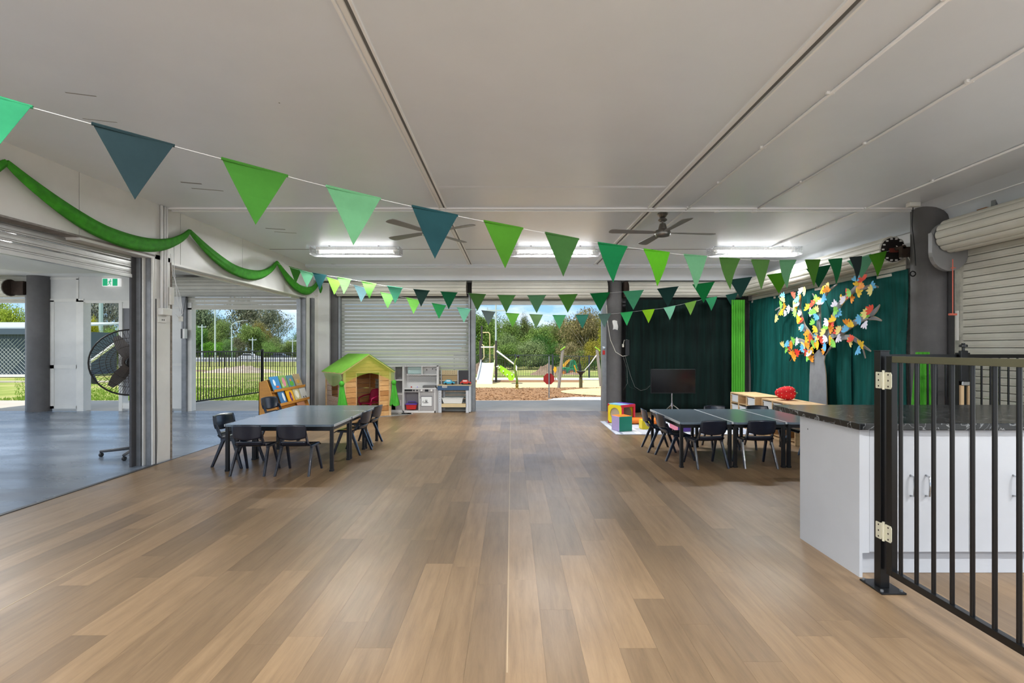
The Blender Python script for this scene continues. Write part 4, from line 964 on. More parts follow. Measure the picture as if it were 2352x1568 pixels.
def soft_cube(name, lab, loc, rz, s, front, left, top, hole=False):
    t = thing(name, lab, 'soft block', loc, rz, group='soft play blocks on the mat'); h = s/2; e_ = .012
    if not hole:
        bx('core', front, t, -h+e_, h-e_, -h+e_, h-e_, e_, s-e_)
        bx('face', front, t, -h, h, -h, -h+e_, 0, s, bevel=.008); bx('face', front, t, -h, h, h-e_, h, 0, s, bevel=.008)
        bx('face', left, t, -h, -h+e_, -h+.002, h-.002, .002, s-.002, bevel=.006); bx('face', left, t, h-e_, h, -h+.002, h-.002, .002, s-.002, bevel=.006)
        bx('face', top, t, -h+.003, h-.003, -h+.003, h-.003, s-e_, s+.003, bevel=.006)
    else:
        w_ = .045
        # red frame faces (front/back) with a square opening, yellow side with a round window
        for y in (-h, h-.03):
            mb = MB(); mb.box(-h, h, y, y+.03, 0, w_); mb.box(-h, h, y, y+.03, s-w_, s); mb.box(-h, -h+w_, y, y+.03, w_, s-w_); mb.box(h-w_, h, y, y+.03, w_, s-w_); mb.build('red_frame', REDV, t, bevel=.006)
        for x, m in ((-h, YEL), (h-.03, YEL)):
            mb = MB(); n = 24; ri = s*.33; vs = []
            for j in range(n):
                a = 2*math.pi*(j+.5)/n; c_, q_ = math.cos(a), math.sin(a); sc_ = (h-.012)/max(abs(c_), abs(q_))
                for xx in (x-.002, x+.032): vs += [(xx, c_*ri, s/2+q_*ri), (xx, c_*sc_, s/2+q_*sc_)]
            fs = []
            for j in range(n):
                a_, b_ = 4*j, 4*((j+1) % n); fs += [(a_, b_, b_+1, a_+1), (a_+2, a_+3, b_+3, b_+2), (a_, a_+2, b_+2, b_), (a_+1, b_+1, b_+3, a_+3)]
            mb._a(vs, fs); mb.build('round_window_face', m, t)
            MB().cyl((x+.012, 0, s/2), (x+.016, 0, s/2), ri+.004, 24).build('mesh_window', mat('mesh_window', 'a9977e', .7), t)
        bx('base', REDV, t, -h+.03, h-.03, -h+.03, h-.03, 0, .02); bx('top_face', BLU, t, -h+.01, h*.1, -h+.01, h-.01, s-.01, s+.004); bx('top_face', PUR, t, h*.1, h-.01, -h+.01, h-.01, s-.01, s+.004)
        bx('inner_panel', mat('mirror_panel', 'c8cce0', .2, .5), t, -h+.06, h-.06, h-.06, h-.05, .05, s-.05)
soft_cube('soft_cube', 'large soft cube, yellow side with round window and red framed face', (1.935, 8.62, .014), R(35), .34, REDV, YEL, BLU, True)
soft_cube('soft_cube', 'small soft cube with teal and lilac faces and orange top', (1.77, 7.86, .014), R(20), .235, TEAL, LIL, ORG)
soft_cube('soft_cube', 'small purple soft cube with a pink face under the right tables', (2.70, 7.82, .014), R(15), .24, PUR, PINK, PUR)
soft_cube('soft_cube', 'small light blue soft cube under the right tables', (3.40, 7.95, .014), R(8), .2, BLU, BLU, WHITE)
soft_cube('soft_cube', 'yellow soft block behind the left chairs of the right tables', (2.18, 8.0, .014), R(5), .15, YEL, YEL, YEL)
tt = thing('foam_roll', 'orange soft bolster with white end lying on the play mat', 'soft block', (2.12, 8.5, .075), 0)
MB().cyl((-.05, 0, 0), (.45, -.05, 0), .055, 20).build('roll', ORG, tt); MB().cyl((-.07, .002, 0), (-.05, 0, 0), .045, 16).build('end_cap', PAPER, tt)

# ================================================================== BOOK DISPLAY
bd = thing('book_display', 'ochre wooden book display rack with sloping shelves by the far left opening', 'book rack', loc=(0, 0, 0))
OCH = mat('ochre_board', 'c68a3c', .5, var=.12, vscale=6, stretch=(1, 1, 6))
by0, by1 = 8.2, 9.45; bxl, bxr = -4.26, -3.90
for y in (by0, by1-.015):
    MB().prism([(bxl, 0), (bxr+.02, 0), (bxr+.02, .1), (bxl+.13, .80), (bxl, .76)], (0, y, 0), (1, 0, 0), (0, 0, 1), (0, .015, 0)).build('side_panel', OCH, bd)
bx('back_panel', OCH, bd, bxl, bxl+.01, by0, by1, 0, .76)
sl = Vector((bxl+.13-(bxr+.02), 0, .70)); sn_ = Vector((.70, 0, -(sl.x))).normalized()
def slope(t_, off=0.): return Vector((bxr+.02, 0, .1))+sl*t_+sn_*off
for t_ in (.02, .36, .70):
    a = slope(t_); mb = MB(); mb.M = Matrix.Translation((a.x, 0, a.z)); mb.box(-.01, .05, by0+.015, by1-.015, 0, .012); mb.box(.045, .055, by0+.015, by1-.015, 0, .045); mb.build('shelf_ledge', OCH, bd)
mb = MB(); a, b = slope(0, -.012), slope(1, -.012); mb._a([(a.x, by0+.015, a.z), (a.x, by1-.015, a.z), (b.x, by1-.015, b.z), (b.x, by0+.015, b.z)], [(0, 1, 2, 3)]); mb.build('sloping_board', OCH, bd)
def book(tt_, y0, w_, h_, c, lab, art):
    g = thing('picture_book', lab, 'book', group='picture books on the ochre rack')
    a = slope(tt_, .012)+Vector((.012, 0, .014)); u = sl.normalized(); ex_ = Vector((0, 1, 0))
    MB().prism([(0, 0), (w_, 0), (w_, h_), (0, h_)], (a.x, y0, a.z), ex_, u, sn_*.012).build('cover', mat('cover_'+c, c, .35), g)
    for (ax, az, rw, rh, cc_) in art:
        MB().prism([(ax+rw*math.cos(k*math.pi/4), az+rh*math.sin(k*math.pi/4)) for k in range(8)], (a.x, y0, a.z), ex_*1.0, u, sn_*.0135).build('cover_art', mat('art_'+cc_, cc_, .4), g)
book(.70, 8.24, .29, .25, '3f86bd', 'blue picture book with a white shape, top row of the rack', [(.10, .14, .04, .06, 'dfe6ec'), (.17, .06, .06, .02, 'dd5a2c')])
book(.70, 8.56, .25, .25, '7fa860', 'green picture book with a pink figure, top row of the rack', [(.13, .13, .06, .09, 'd98a9c'), (.06, .07, .04, .04, 'b8c890')])
book(.70, 8.84, .24, .24, '5f8a98', 'grey blue picture book with a green hill, top row of the rack', [(.12, .08, .08, .05, '5ca83c'), (.11, .15, .03, .03, 'e08848')])
book(.70, 9.12, .26, .25, 'b09a78', 'tan picture book at the far end of the top row', [(.12, .10, .07, .04, 'cfa04c')])
book(.36, 8.34, .22, .24, '3d6f9e', 'dark blue picture book behind the tall chair, second row', [(.15, .12, .04, .08, 'd8e0e8')])
book(.36, 8.62, .25, .27, 'e4a51e', 'yellow picture book with a purple figure, second row', [(.14, .10, .045, .1, '6a2c62'), (.16, .09, .02, .035, 'f2e6e2')])
book(.36, 8.90, .24, .24, 'c2b98a', 'pale patterned picture book, second row', [(.12, .12, .07, .08, 'e8e4d2')])
book(.36, 9.17, .25, .27, 'c9c8c2', 'plain white picture book with dark shapes, second row far end', [(.08, .04, .02, .02, '2c2c2c'), (.17, .04, .02, .02, '2c2c2c')])
book(.02, 8.9, .3, .22, 'b07a5c', 'brown picture book on the lowest row of the rack', [])

# ================================================================== PLAYHOUSE
TH = R(40)
ph = thing('playhouse', 'small wooden playhouse with a green cloth covered gable roof', 'playhouse', loc=(-3.12, 9.05, 0), rz=TH)
PW, PD, PE, PA = .926, .93, .90, 1.20
brd = random.Random(9)
def boards(a, b, z0, z1, axis, at, m, hole=None, th=.016):
    z = z0; n = max(1, round((z1-z0)/.095)); hgt = (z1-z0)/n
    for i in range(n):
        zz0, zz1 = z0+i*hgt, z0+(i+1)*hgt-.006; segs = [(a, b)]; m_ = brd.choice([PINEX, PINEX2, PINEX3]) if m is PINEX else m
        if hole and zz1 > hole[2]+.02 and zz0 < hole[3]-.02: segs = [(a, hole[0]), (hole[1], b)]
        for s0, s1 in segs:
            if s1-s0 < .01: continue
            if axis == 'x': bx('board', m_, ph, s0, s1, at, at+th, zz0, zz1, bevel=.002)
            else: bx('board', m_, ph, at, at+th, s0, s1, zz0, zz1, bevel=.002)
boards(.02, .242, .01, PE, 'x', 0, PINEX); boards(.697, PW-.02, .01, PE, 'x', 0, PINEX)
boards(.242, .697, .86, PE, 'x', 0, PINEX)
for a_ in ((-.015, .03, -.012, .03), (PW-.03, PW+.015, -.012, .03), (-.015, .03, PD-.03, PD+.01), (PW-.03, PW+.015, PD-.03, PD+.01)): bx('corner_post', PINE, ph, *a_, 0, PE)
for xx in (.232, .697): bx('door_post', PINE, ph, xx, xx+.012, -.006, .03, .01, .87)
boards(.03, PD-.03, .01, PE, 'y', 0, WHITEW, hole=(.30, .66, .44, .74)); boards(.03, PD-.03, .01, PE, 'y', PW-.016, PINEX, hole=(.34, .66, .36, .72))
boards(.02, PW-.02, .01, PE, 'x', PD-.016, PINEX)
for k in range(5): bx('shutter_slat', mat('pale_shutter_slat', 'a9b4ac', .6), ph, PW-.014, PW-.004, .35, .65, .38+.068*k, .43+.068*k)
for yy in (0, PD-.016):
    n = 4
    for i in range(n):
        z0, z1 = PE+(PA-.02-PE)*i/n, PE+(PA-.02-PE)*(i+1)/n-.003; a0 = PW/2*(i/n); a1 = PW/2*((i+1)/n)
        MB().prism([(a0, z0), (PW-a0, z0), (PW-a1, z1), (a1, z1)], (0, yy, 0), (1, 0, 0), (0, 0, 1), (0, .016, 0)).build('gable_board', PINEX, ph)
sl_ = Vector((PW/2+.07, 0, PA-(PE-.045)))
for s in (-1, 1):
    cx = PW/2; ex_ = Vector((s*(PW/2+.07), 0, -(PA-PE+.045)))
    mb = MB(); mb._a([(cx, -.07, PA), (cx, PD+.05, PA), (cx+ex_.x, PD+.05, PA+ex_.z), (cx+ex_.x, -.07, PA+ex_.z), (cx, -.07, PA+.018), (cx, PD+.05, PA+.018), (cx+ex_.x, PD+.05, PA+ex_.z+.018), (cx+ex_.x, -.07, PA+ex_.z+.018)], [(0, 1, 2, 3), (7, 6, 5, 4), (0, 3, 7, 4), (3, 2, 6, 7), (2, 1, 5, 6), (1, 0, 4, 5)]); mb.build('roof_board', PINE, ph)
bx('floor_panel', PINEIN, ph, .02, PW-.02, .02, PD-.02, 0, .01)
cl = thing('tulle_cover', 'sheer green cloth draped over the playhouse roof and knotted at the corners', 'cloth', loc=(-3.12, 9.05, 0), rz=TH)
NET = mat('green_net', '86d24a', .8, alpha=.82, trans=.35, var=.1, vscale=12); NETV = mat('green_net_thin', 'b4dc50', .8, alpha=.42, trans=.4)
for s in (-1, 1):
    ex_ = Vector((s*(PW/2+.085), 0, -(PA-PE+.05)))
    MB().grid(lambda u, v: (PW/2+ex_.x*u, -.085+(PD+.14)*v, PA+.026+ex_.z*u+.004*math.sin(v*25)*u), 8, 18).build('roof_cloth', NET, cl, smooth=True)
def val(u, v):
    x = -.05+(PW+.10)*u; top = PA+.01-abs(x-PW/2)/(PW/2)*(PA-PE); dip = .86-.20*(abs(u-.5)*2)**1.6
    return (x, -.088-.006*math.sin(u*30)*v, top+(dip-top)*v)
MB().grid(val, 30, 8).build('front_valance', NETV, cl, smooth=True)
MB().grid(lambda u, v: (-.09-.004*math.sin(u*20)+.03*v, -.08+PD*.98*u, .86-(.08+.17*math.sin(u*math.pi)**.8)*v+.0), 20, 6).build('side_valance', mat('green_net_side', 'b9e29a', .8, alpha=.6, trans=.4), cl, smooth=True)
def bundle(x, y, z, ln, nm):
    b = MB(); r_ = random.Random(2)
    b.ball((x, y, z), .05, .05, .055, 14); b.M = Matrix(); o = b.build('knot', TULLED, cl, smooth=True)
    vs = []; m_ = 26; n = 10
    for i in range(n+1):
        f = i/n; rr = .032+.055*f
        for j in range(m_):
            a = 2*math.pi*j/m_; q = rr*(1+.28*math.sin(6*a+f*1.5)); vs.append((x+.02*f+q*math.cos(a), y-.0+q*math.sin(a)*.6, z-.03-ln*f-.02*math.sin(3*a)*f))
    mb = MB(); mb._a(vs, [(i*m_+j, i*m_+(j+1) % m_, (i+1)*m_+(j+1) % m_, (i+1)*m_+j) for i in range(n) for j in range(m_)]); mb.build(nm, TULLED, cl, smooth=True)
bundle(-.06, -.05, .68, .46, 'gathered_tail'); bundle(PW+.05, -.06, .66, .42, 'gathered_tail')
# little pink chair inside
pkc = thing('plastic_armchair', 'small magenta plastic chair inside the playhouse', 'chair', loc=(-2.86, 9.82, .01), rz=R(150))
MG = mat('magenta_plastic', 'b0174a', .35)
MB().grid(lambda u, v: ((u-.5)*.32, -.13+.28*v, .24-.01*math.sin(u*math.pi)), 8, 6, (0, 0, -.012)).build('seat', MG, pkc, smooth=True)
MB().grid(lambda u, v: ((u-.5)*.36*(1-.35*v**4), -.14-.03*v-.03*math.sin(u*math.pi), .24+.24*v+.02*math.sin(u*math.pi)*v), 12, 8, (0, -.01, 0)).build('backrest', MG, pkc, smooth=True)
for s in (-1, 1):
    MB().tube([(s*.17, -.15, .38), (s*.19, 0, .36), (s*.18, .12, .33), (s*.16, .14, .23)], .014, 8).build('armrest', MG, pkc, smooth=True)
    for y_ in (-.13, .13): MB().cyl((s*.15, y_, .0), (s*.14, y_*.9, .235), .018, 8, r2=.024).build('leg', MG, pkc)

# ================================================================== TOY KITCHEN, CABINET, WORKBENCH
KG = mat('toy_grey', 'a5a19f', .5, var=.03); KW = mat('toy_white', 'dcdad7', .45)
yk = 10.10
def kx(px): return (px-1176)/F*yk
def kz(py): return H+(800-py)/F*yk
k1 = thing('toy_kitchen', 'white and grey wooden toy kitchen against the closed roller door', 'toy kitchen')
KD = .26
def kb(nm, m, a, b, c, d, y0=0., y1=KD, par=None, **kw): return bx(nm, m, par or k1, kx(a), kx(b), yk+y0-.0, min(yk+y1, 10.36), max(0, kz(d)), kz(c), **kw)
kb('side_panel', KW, 926, 928, 840, 948, .0, .25); kb('side_panel', KW, 1001.5, 1006, 840, 890, .08, .25); kb('side_panel', KW, 997.5, 1000, 890, 948, 0, .25)
kb('side_panel', KG, 1000, 1005.5, 892, 948, .01, .25)
kb('back_panel', KW, 928, 1003, 841, 947, .24, .25); kb('top_panel', KW, 926, 1005, 840, 842, .08, .25); kb('shelf', KW, 932, 1002, 860, 862, .08, .25)
kb('divider', KW, 966, 968.5, 842, 860, .08, .25); kb('sliding_pane', mat('frosted_pane', 'bcd4d0', .3), 933, 966, 843, 859, .16, .165)
mb = MB()
for i in range(16):
    for j in range(6):
        xa = kx(933+i*4.2+(2.1 if j % 2 else 0)); za = kz(864+j*2.5); mb.box(xa, xa+.014, yk+.236, yk+.2395, za-.006, za+.004)
mb.build('tile_pattern', mat('pattern_grey', 'a9abb0', .5), k1, kind='stuff')
kb('worktop', KW, 926, 1002, 891, 893.5, -.01, .25); kb('fascia', KG, 928, 998, 893.5, 900.5, 0, .02)
kb('vent_panel', BLKPL, 929.5, 947, 894, 898, -.004, .0)
for a in (949.5, 956.5): MB().lathe([(.016, 0), (.016, -.008), (.006, -.01)], (kx(a+1.5), yk, kz(896.3)), 14, axis='y').build('dial', BLKPL, k1)
kb('clock_panel', BLKPL, 976, 984, 894, 899, -.004, 0)
for a in (968.5, 991): MB().lathe([(.021, 0), (.02, -.02), (.014, -.024)], (kx(a), yk, kz(896.3)), 16, axis='y').build('knob', mat('knob_white', 'f1efec', .4), k1)
kb('divider', KW, 961.5, 963.5, 900, 944, 0, .24); kb('base_panel', KW, 926, 1000, 943, 948, .0, .25); kb('inner_panel', KG, 928, 961, 901, 943, .22, .235)
dr = kb('oven_door', KG, 964, 997.5, 901, 942.5, 0, .015)
kb('glass_frame', mat('dark_grey_trim', '6d6d70', .5), 967, 993, 909, 933, -.004, 0, par=dr); kb('picture_sheet', PAPER, 968, 992, 911, 932, -.006, -.003, par=dr)
mb = MB(); 
for pts in ([(971, 922), (971, 924), (976, 925), (984, 924)], [(976, 925), (978, 917), (979, 924)], [(979, 924), (981, 917), (981.5, 925)], [(977, 921), (981, 921)], [(971, 922), (974, 920.5)]): mb.tube([(kx(a), yk-.007, kz(b)) for a, b in pts], .004, 4)
mb.build('line_drawing', mat('ink', '333338', .6), dr)
MB().cyl((kx(965.8), yk-.02, kz(928)), (kx(965.8), yk-.02, kz(915)), .006, 8).build('handle', mat('knob_white', '', 0), dr)
kb('sink_tray', mat('toy_steel', '75736f', .35, .6), 970, 1000, 886, 890.8, .03, .22)
for a, m in ((943.5, RED), (957, mat('lilac_plastic', 'b9b3e0', .4))): MB().lathe([(.014, 0), (.014, .02), (.005, .03)], (kx(a), yk+.06, kz(890.5)), 10).build('tap_knob', m, k1)
for a, b in ((976, 850), (989.5, 848), (998, 850)): MB().lathe([(.01, 0), (.01, -.02), (.004, -.022)], (kx(a), yk+.235, kz(b)), 10, axis='y').build('hook', BLKPL, k1)
k2 = thing('toy_cabinet', 'tall grey and white toy cabinet between the playhouse and toy kitchen', 'cabinet')
k1_ = k1; k1 = k2
kb('back_panel', KG, 880, 925, 841, 948, .235, .25); kb('side_panel', KW, 924, 925.8, 840, 948, 0, .25); kb('side_panel', KG, 880, 882, 840, 948, 0, .25); kb('top_panel', KW, 880, 926, 839.5, 842, 0, .25)
kb('door', KG, 896, 908, 842, 941, -.0, .012); kb('shelf', KW, 908, 924, 871.5, 874, 0, .24); kb('shelf', KW, 905, 924, 903.5, 906, 0, .24)
d_ = kb('door', KG, 900, 924, 906, 941, 0, .012); MB().cyl((kx(921), yk-.02, kz(931)), (kx(921), yk-.02, kz(918)), .005, 8).build('handle', mat('knob_white', '', 0), d_)
kb('base_panel', KW, 880, 925, 941, 948, 0, .25)
bk = thing('toy_basket', 'red plastic toy basket with purple handle inside the toy kitchen', 'basket')
q0, q1 = kx(931), kx(956)
mb = MB(); mb.prism([(q0+.02, kz(940.5)), (q1-.02, kz(940.5)), (q1, kz(929)), (q0, kz(929))], (0, yk+.03, 0), (1, 0, 0), (0, 0, 1), (0, .17, 0)); mb.build('tub', RED, bk, bevel=.006)
MB().box(q0-.005, q1+.005, yk+.02, yk+.21, kz(929.5), kz(927.5)).build('rim', PUR, bk)
MB().tube([(q0+.02, yk+.11, kz(928)), (q0+.04, yk+.11, kz(923)), (q1-.04, yk+.11, kz(923)), (q1-.02, yk+.11, kz(928))], .009, 8).build('handle', PUR, bk)
k3 = thing('toy_workbench', 'toy workbench with peg board, blackboard and blue front rail', 'toy workbench'); k1 = k3
GW = mat('bench_grey_white', 'c3c5c8', .5); NB = mat('bench_blue', '3a5878', .5); BT = mat('bench_timber', 'd3bd92', .5, var=.06)
kb('leg', GW, 1006.5, 1014, 896, 948, 0, .03); kb('leg', GW, 1070, 1076.5, 896, 948, 0, .03); kb('leg', GW, 1013, 1019, 896, 945, .22, .25); kb('leg', GW, 1077, 1081, 886, 946, .0, .25)
mb = MB()
for k in range(5): mb.cyl((kx(1010), yk, kz(901.5+5.3*k)), (kx(1010), yk-.002, kz(901.5+5.3*k)), .006, 8)
mb.build('peg_holes', BLKPL, k3)
kb('front_rail', NB, 1005, 1077, 885, 895.5, -.012, .012); kb('worktop', BT, 1005, 1082, 883.5, 885.3, -.02, .25)
kb('bolt_plate', KW, 1016, 1027, 885.5, 890, -.018, -.012)
mb = MB()
for k in range(3): mb.cyl((kx(1018.7+3*k), yk-.018, kz(887.7)), (kx(1018.7+3*k), yk-.020, kz(887.7)), .009, 8)
mb.build('bolt_holes', BLKPL, k3)
kb('shelf_board', BT, 1014, 1071, 927, 935, .0, .22)
kb('peg_frame', GW, 1009.5, 1011.5, 851, 884, .18, .24); kb('peg_frame', GW, 1048.5, 1051, 851, 884, .18, .24); kb('peg_board', BT, 1011.5, 1049, 851, 862, .2, .22); kb('tool_board', mat('bench_timber_dark', 'b69a6e', .6), 1012, 1048.5, 863, 874, .2, .22)
mb = MB()
for k in range(5):
    for j in (853, 858): mb.cyl((kx(1021+5*k), yk+.2, kz(j)), (kx(1021+5*k), yk+.197, kz(j)), .006, 8)
mb.build('peg_holes', BLKPL, k3)
kb('blackboard', mat('blackboard', '46464a', .7), 1051, 1081, 851.5, 882, .2, .22); kb('blackboard_frame', GW, 1080.5, 1081.5, 851, 884, .19, .23)
tr_ = thing('plastic_tray', 'white plastic tray on the lower shelf of the toy workbench', 'tray')
mb = MB(); a0, a1, b0, b1 = kx(1019), kx(1060), kx(1015), kx(1063)
y0, y1 = yk+.02, yk+.2; z0, z1 = kz(926.5), kz(914.5)
mb._a([(a0, y0, z0), (a1, y0, z0), (a1, y1, z0), (a0, y1, z0), (b0, y0-.02, z1), (b1, y0-.02, z1), (b1, y1+.02, z1), (b0, y1+.02, z1)], [(0, 3, 2, 1), (0, 1, 5, 4), (1, 2, 6, 5), (2, 3, 7, 6), (3, 0, 4, 7)])
mb.tube([(b0, y0-.02, z1), (b1, y0-.02, z1), (b1, y1+.02, z1), (b0, y1+.02, z1), (b0, y0-.02, z1)], .006, 6); mb.build('tub', mat('tray_white', 'e9e9e4', .4), tr_)
def toy_car(lab, x, c, c2_, par=None):
    t = thing('toy_car', lab, 'toy car', loc=(x, yk+.07, kz(883.3)), group='toy cars on the workbench'); m = mat('toy_'+c, c, .35)
    MB().prism([(-.11, .02), (.11, .02), (.115, .05), (.06, .06), (.03, .10), (-.06, .10), (-.09, .06), (-.115, .05)], (0, -.045, 0), (1, 0, 0), (0, 0, 1), (0, .09, 0)).build('body', m, t, bevel=.006)
    bx('window_band', mat('toy_'+c2_, c2_, .3), t, -.055, .03, -.047, .047, .065, .09)
    for xx in (-.07, .07):
        for yy in (-.05, .05): MB().cyl((xx, yy-.008, .022), (xx, yy+.008, .022), .022, 12).build('wheel', BLKPL, t)
toy_car('blue and white toy car on the left of the workbench', kx(1031), '45b4d8', 'f0f0f0'); toy_car('red toy car with white trim on the right of the workbench', kx(1069), 'd23a2c', 'f4e8e4')
# rug in front of the toy cabinet
rg = thing('speckled_rug', 'grey speckled rug with a pale edge between playhouse and toy kitchen', 'rug')
pts = [(-2.36, 9.55), (-1.98, 9.86), (-2.12, 9.96), (-2.3, 10.02), (-3.0, 10.2), (-3.1, 9.6), (-2.7, 9.4)]
MB().prism(pts, (0, 0, 0), (1, 0, 0), (0, 1, 0), (0, 0, .008)).build('rug_sheet', mat('speckled_grey', 'b2afaa', .95, col2='55524f', vscale=60), rg)
bx('rug_roll', mat('rug_fringe', 'd8cdbf', .9), rg, -2.3, -2.02, 9.86, 9.9, .008, .02)
mb = MB()
for (a, b) in ((925, 949.3), (938, 950.5), (935, 953)): q = P(a, b, 9.8); mb.box(q.x-.03, q.x+.05, 9.83, 9.86, .008, .03)
mb.build('dark_toggle', BLKPL, rg)

# ================================================================== OUTSIDE
def gz_(y): return -.03 if y < 15 else max(-1.4, -.03-.021*(y-15))
def ground_mat():
    m = bpy.data.materials.new('grass_ground'); m.use_nodes = True; t = m.node_tree; b = t.nodes['Principled BSDF']; b.inputs['Roughness'].default_value = .95; b.inputs['Specular IOR Level'].default_value = .1
    g = N(t, 'ShaderNodeNewGeometry'); n = N(t, 'ShaderNodeTexNoise', in_Scale=.35, in_Detail=7., in_Roughness=.65); L(t, g.outputs['Position'], n.inputs['Vector'])
    r = N(t, 'ShaderNodeValToRGB'); L(t, n.outputs['Fac'], r.inputs[0]); el = r.color_ramp.elements
    el[0].position = .32; el[0].color = lin('6c7f34'); el[1].position = .66; el[1].color = lin('b5a877'); k = el.new(.48); k.color = lin('97a055')
    L(t, r.outputs[0], b.inputs['Base Color']); return m
GRASS = ground_mat()
ysg = [10.0, 13, 15, 18, 22, 27, 33, 40, 50, 62, 80, 105, 140, 260, 500]
mb = MB(); vs = []
for y in ysg:
    for x in (-260, -60, -20, 0, 20, 60, 260): vs.append((x, y, gz_(y)))
mb._a(vs, [(i*7+j, i*7+j+1, (i+1)*7+j+1, (i+1)*7+j) for i in range(len(ysg)-1) for j in range(6)])
mb.build('lawn', GRASS, None, kind='structure', label='grass field outside the building')
MB()._a([(-260, -80, -.04), (260, -80, -.04), (260, 10, -.04), (-260, 10, -.04)], [(0, 1, 2, 3)]).build('yard', mat('bounce_concrete', 'd3cfc6', .9, var=.06, vscale=1), None, kind='structure', label='unseen pale concrete yard added behind and beside the building to bounce sunlight')  # out of view, added pale so sunlight bounces up to the ceiling
CONC = mat('outdoor_concrete', 'bdb2a4', .85, var=.12, vscale=1.2, bump=.2)
bx('concrete_apron', CONC, None, -14, 7, 10.4, 12.55, -.2, -.005, kind='structure', label='shaded concrete apron outside the back doorways')
def gpoly(name, m, pts, dz, lab):
    mb = MB(); top = [(x, y, gz_(y)+dz) for x, y in pts]; n = len(top)
    mb._a(top, [tuple(range(n))]); return mb.build(name, m, None, kind='structure', label=lab)
def strip_area(name, m, y0, y1, x0, x1, dz, lab, wob=0.):
    ys_ = [y0+(y1-y0)*i/10 for i in range(11)]; mb = MB(); vs = []
    for y in ys_:
        for j in range(13): vs.append((x0+(x1-x0)*j/12, y+(wob*math.sin(j*1.7) if y in (ys_[-1], ys_[0]) else 0), gz_(y)+dz))
    mb._a(vs, [(i*13+j, i*13+j+1, (i+1)*13+j+1, (i+1)*13+j) for i in range(10) for j in range(12)]); return mb.build(name, m, None, kind='structure', label=lab)
MULCH = mat('bark_mulch', 'b08a66', .95, col2='7d5c40', vscale=30, bump=.8, bscale=50, spec=.1); SAND = mat('rubber_sand', 'e6c893', .9, var=.08, vscale=2, spec=.1)
strip_area('mulch_bed', MULCH, 12.5, 17.4, -2.6, 9, .012, 'bed of brown bark mulch beyond the doorway', .12)
strip_area('soft_fall_surface', SAND, 17.0, 23.5, -4, 9, .006, 'yellow soft fall ground of the playground', .1)
strip_area('mulch_patch', MULCH, 21.6, 23.4, -2.6, 3.2, .02, 'brown mulch strip in front of the far path')
mb = MB(); cx, cy = 5.1, 15.0; vs = [(cx+3.6*math.cos(a)*1.0, cy+1.75*math.sin(a), gz_(15)+.03) for a in [2*math.pi*k/40 for k in range(40)]]; mb._a(vs, [tuple(range(40))]); mb.build('soft_fall_island', SAND, None, kind='structure', label='rounded yellow soft fall patch at the right of the mulch')
gpoly('concrete_corner', mat('pale_concrete', 'b9bcc2', .8, var=.06), [(.9, 12.55), (1.1, 12.95), (1.7, 13.35), (4.5, 13.2), (4.5, 12.4)], .035, 'pale concrete corner beside the mulch')
strip_area('footpath', mat('white_concrete', 'dcdad6', .85, var=.05), 23.6, 26.2, -4.5, 12, .02, 'bright concrete path behind the playground')
strip_area('road', ASPH, 103, 138, -140, 60, .03, 'grey road far beyond the field')
strip_area('road_kerb', mat('kerb_white', 'e1dfd9', .8), 99.5, 103, -140, 60, .05, 'pale kerb along the road')
# mulch chips and grass blades
r_ = random.Random(4); mb = MB()
for i in range(5200):
    x, y = r_.uniform(-1.9, 3.3), 12.6+4.7*r_.random()**1.3; a = r_.uniform(0, 6.28); l = r_.uniform(.02, .05); z = gz_(y)+.02
    c_, s_ = math.cos(a)*l, math.sin(a)*l; t_ = r_.uniform(-.012, .02); mb._a([(x-c_-s_*.3, y-s_+c_*.3, z), (x+c_, y+s_, z+t_), (x+s_*.3, y-c_*.3, z+.012)], [(0, 1, 2)])
mb.build('bark_chips', mat('bark_chip', 'a5805c', .9, var=.3, vscale=1.5), None, kind='stuff', label='loose bark chips of the mulch bed', cat='mulch')
mb = MB()
for i in range(17000):
    if i % 2: x, y = r_.uniform(-13.8, -5.2), 12.5+5*r_.random()**1.5
    else: y = 12.5+14*r_.random()**1.6; x = r_.uniform(-1.02*y, -.42*y)
    if -3.0 < x < 9 and y < 24: continue
    z = gz_(y); h = r_.uniform(.03, .08); a = r_.uniform(0, 6.28); c_, s_ = math.cos(a)*.01, math.sin(a)*.01; dx, dy = r_.uniform(-.03, .03), r_.uniform(-.03, .03)
    mb._a([(x-c_, y-s_, z), (x+c_, y+s_, z), (x+dx, y+dy, z+h)], [(0, 1, 2)])
mb.build('grass_blades', mat('grass_blade', '7f9f34', .8, trans=.3, var=.3, vscale=1.5), None, kind='stuff', label='short grass blades at the edge of the lawn', cat='grass')

# ---- trees
def crown(seed, n_lobe, n_leaf, size, flat=.8, open_=.0):
    r = random.Random(seed); mb = MB(); lobes = []
    for i in range(n_lobe):
        a = r.uniform(0, 6.283); q = r.uniform(.0, .68); z = r.uniform(.22, .82); lobes.append((Vector((q*math.cos(a)*(1.15-z*.6), q*math.sin(a)*(1.15-z*.6), z)), r.uniform(.16, .34)))
    for i in range(n_leaf):
        c, rad = lobes[r.randrange(n_lobe)]
        d = Vector((r.gauss(0, 1), r.gauss(0, 1), r.gauss(0, 1))).normalized(); d.z = d.z*flat
        p = c + d*rad*(r.random()**.25)*(1+.25*noise.noise((c+d*3)*2))
        nrm = (d+Vector((r.gauss(0, .6), r.gauss(0, .6), r.gauss(0, .6)+.5))).normalized(); t = nrm.orthogonal().normalized(); t = Matrix.Rotation(r.uniform(0, 6.28), 3, nrm) @ t; b = nrm.cross(t)
        s = size*r.uniform(.5, 1.2)
        mb._a([p-t*s, p+b*s*.5, p+t*s, p-b*s*.5], [(0, 1, 2, 3)])
    return mb
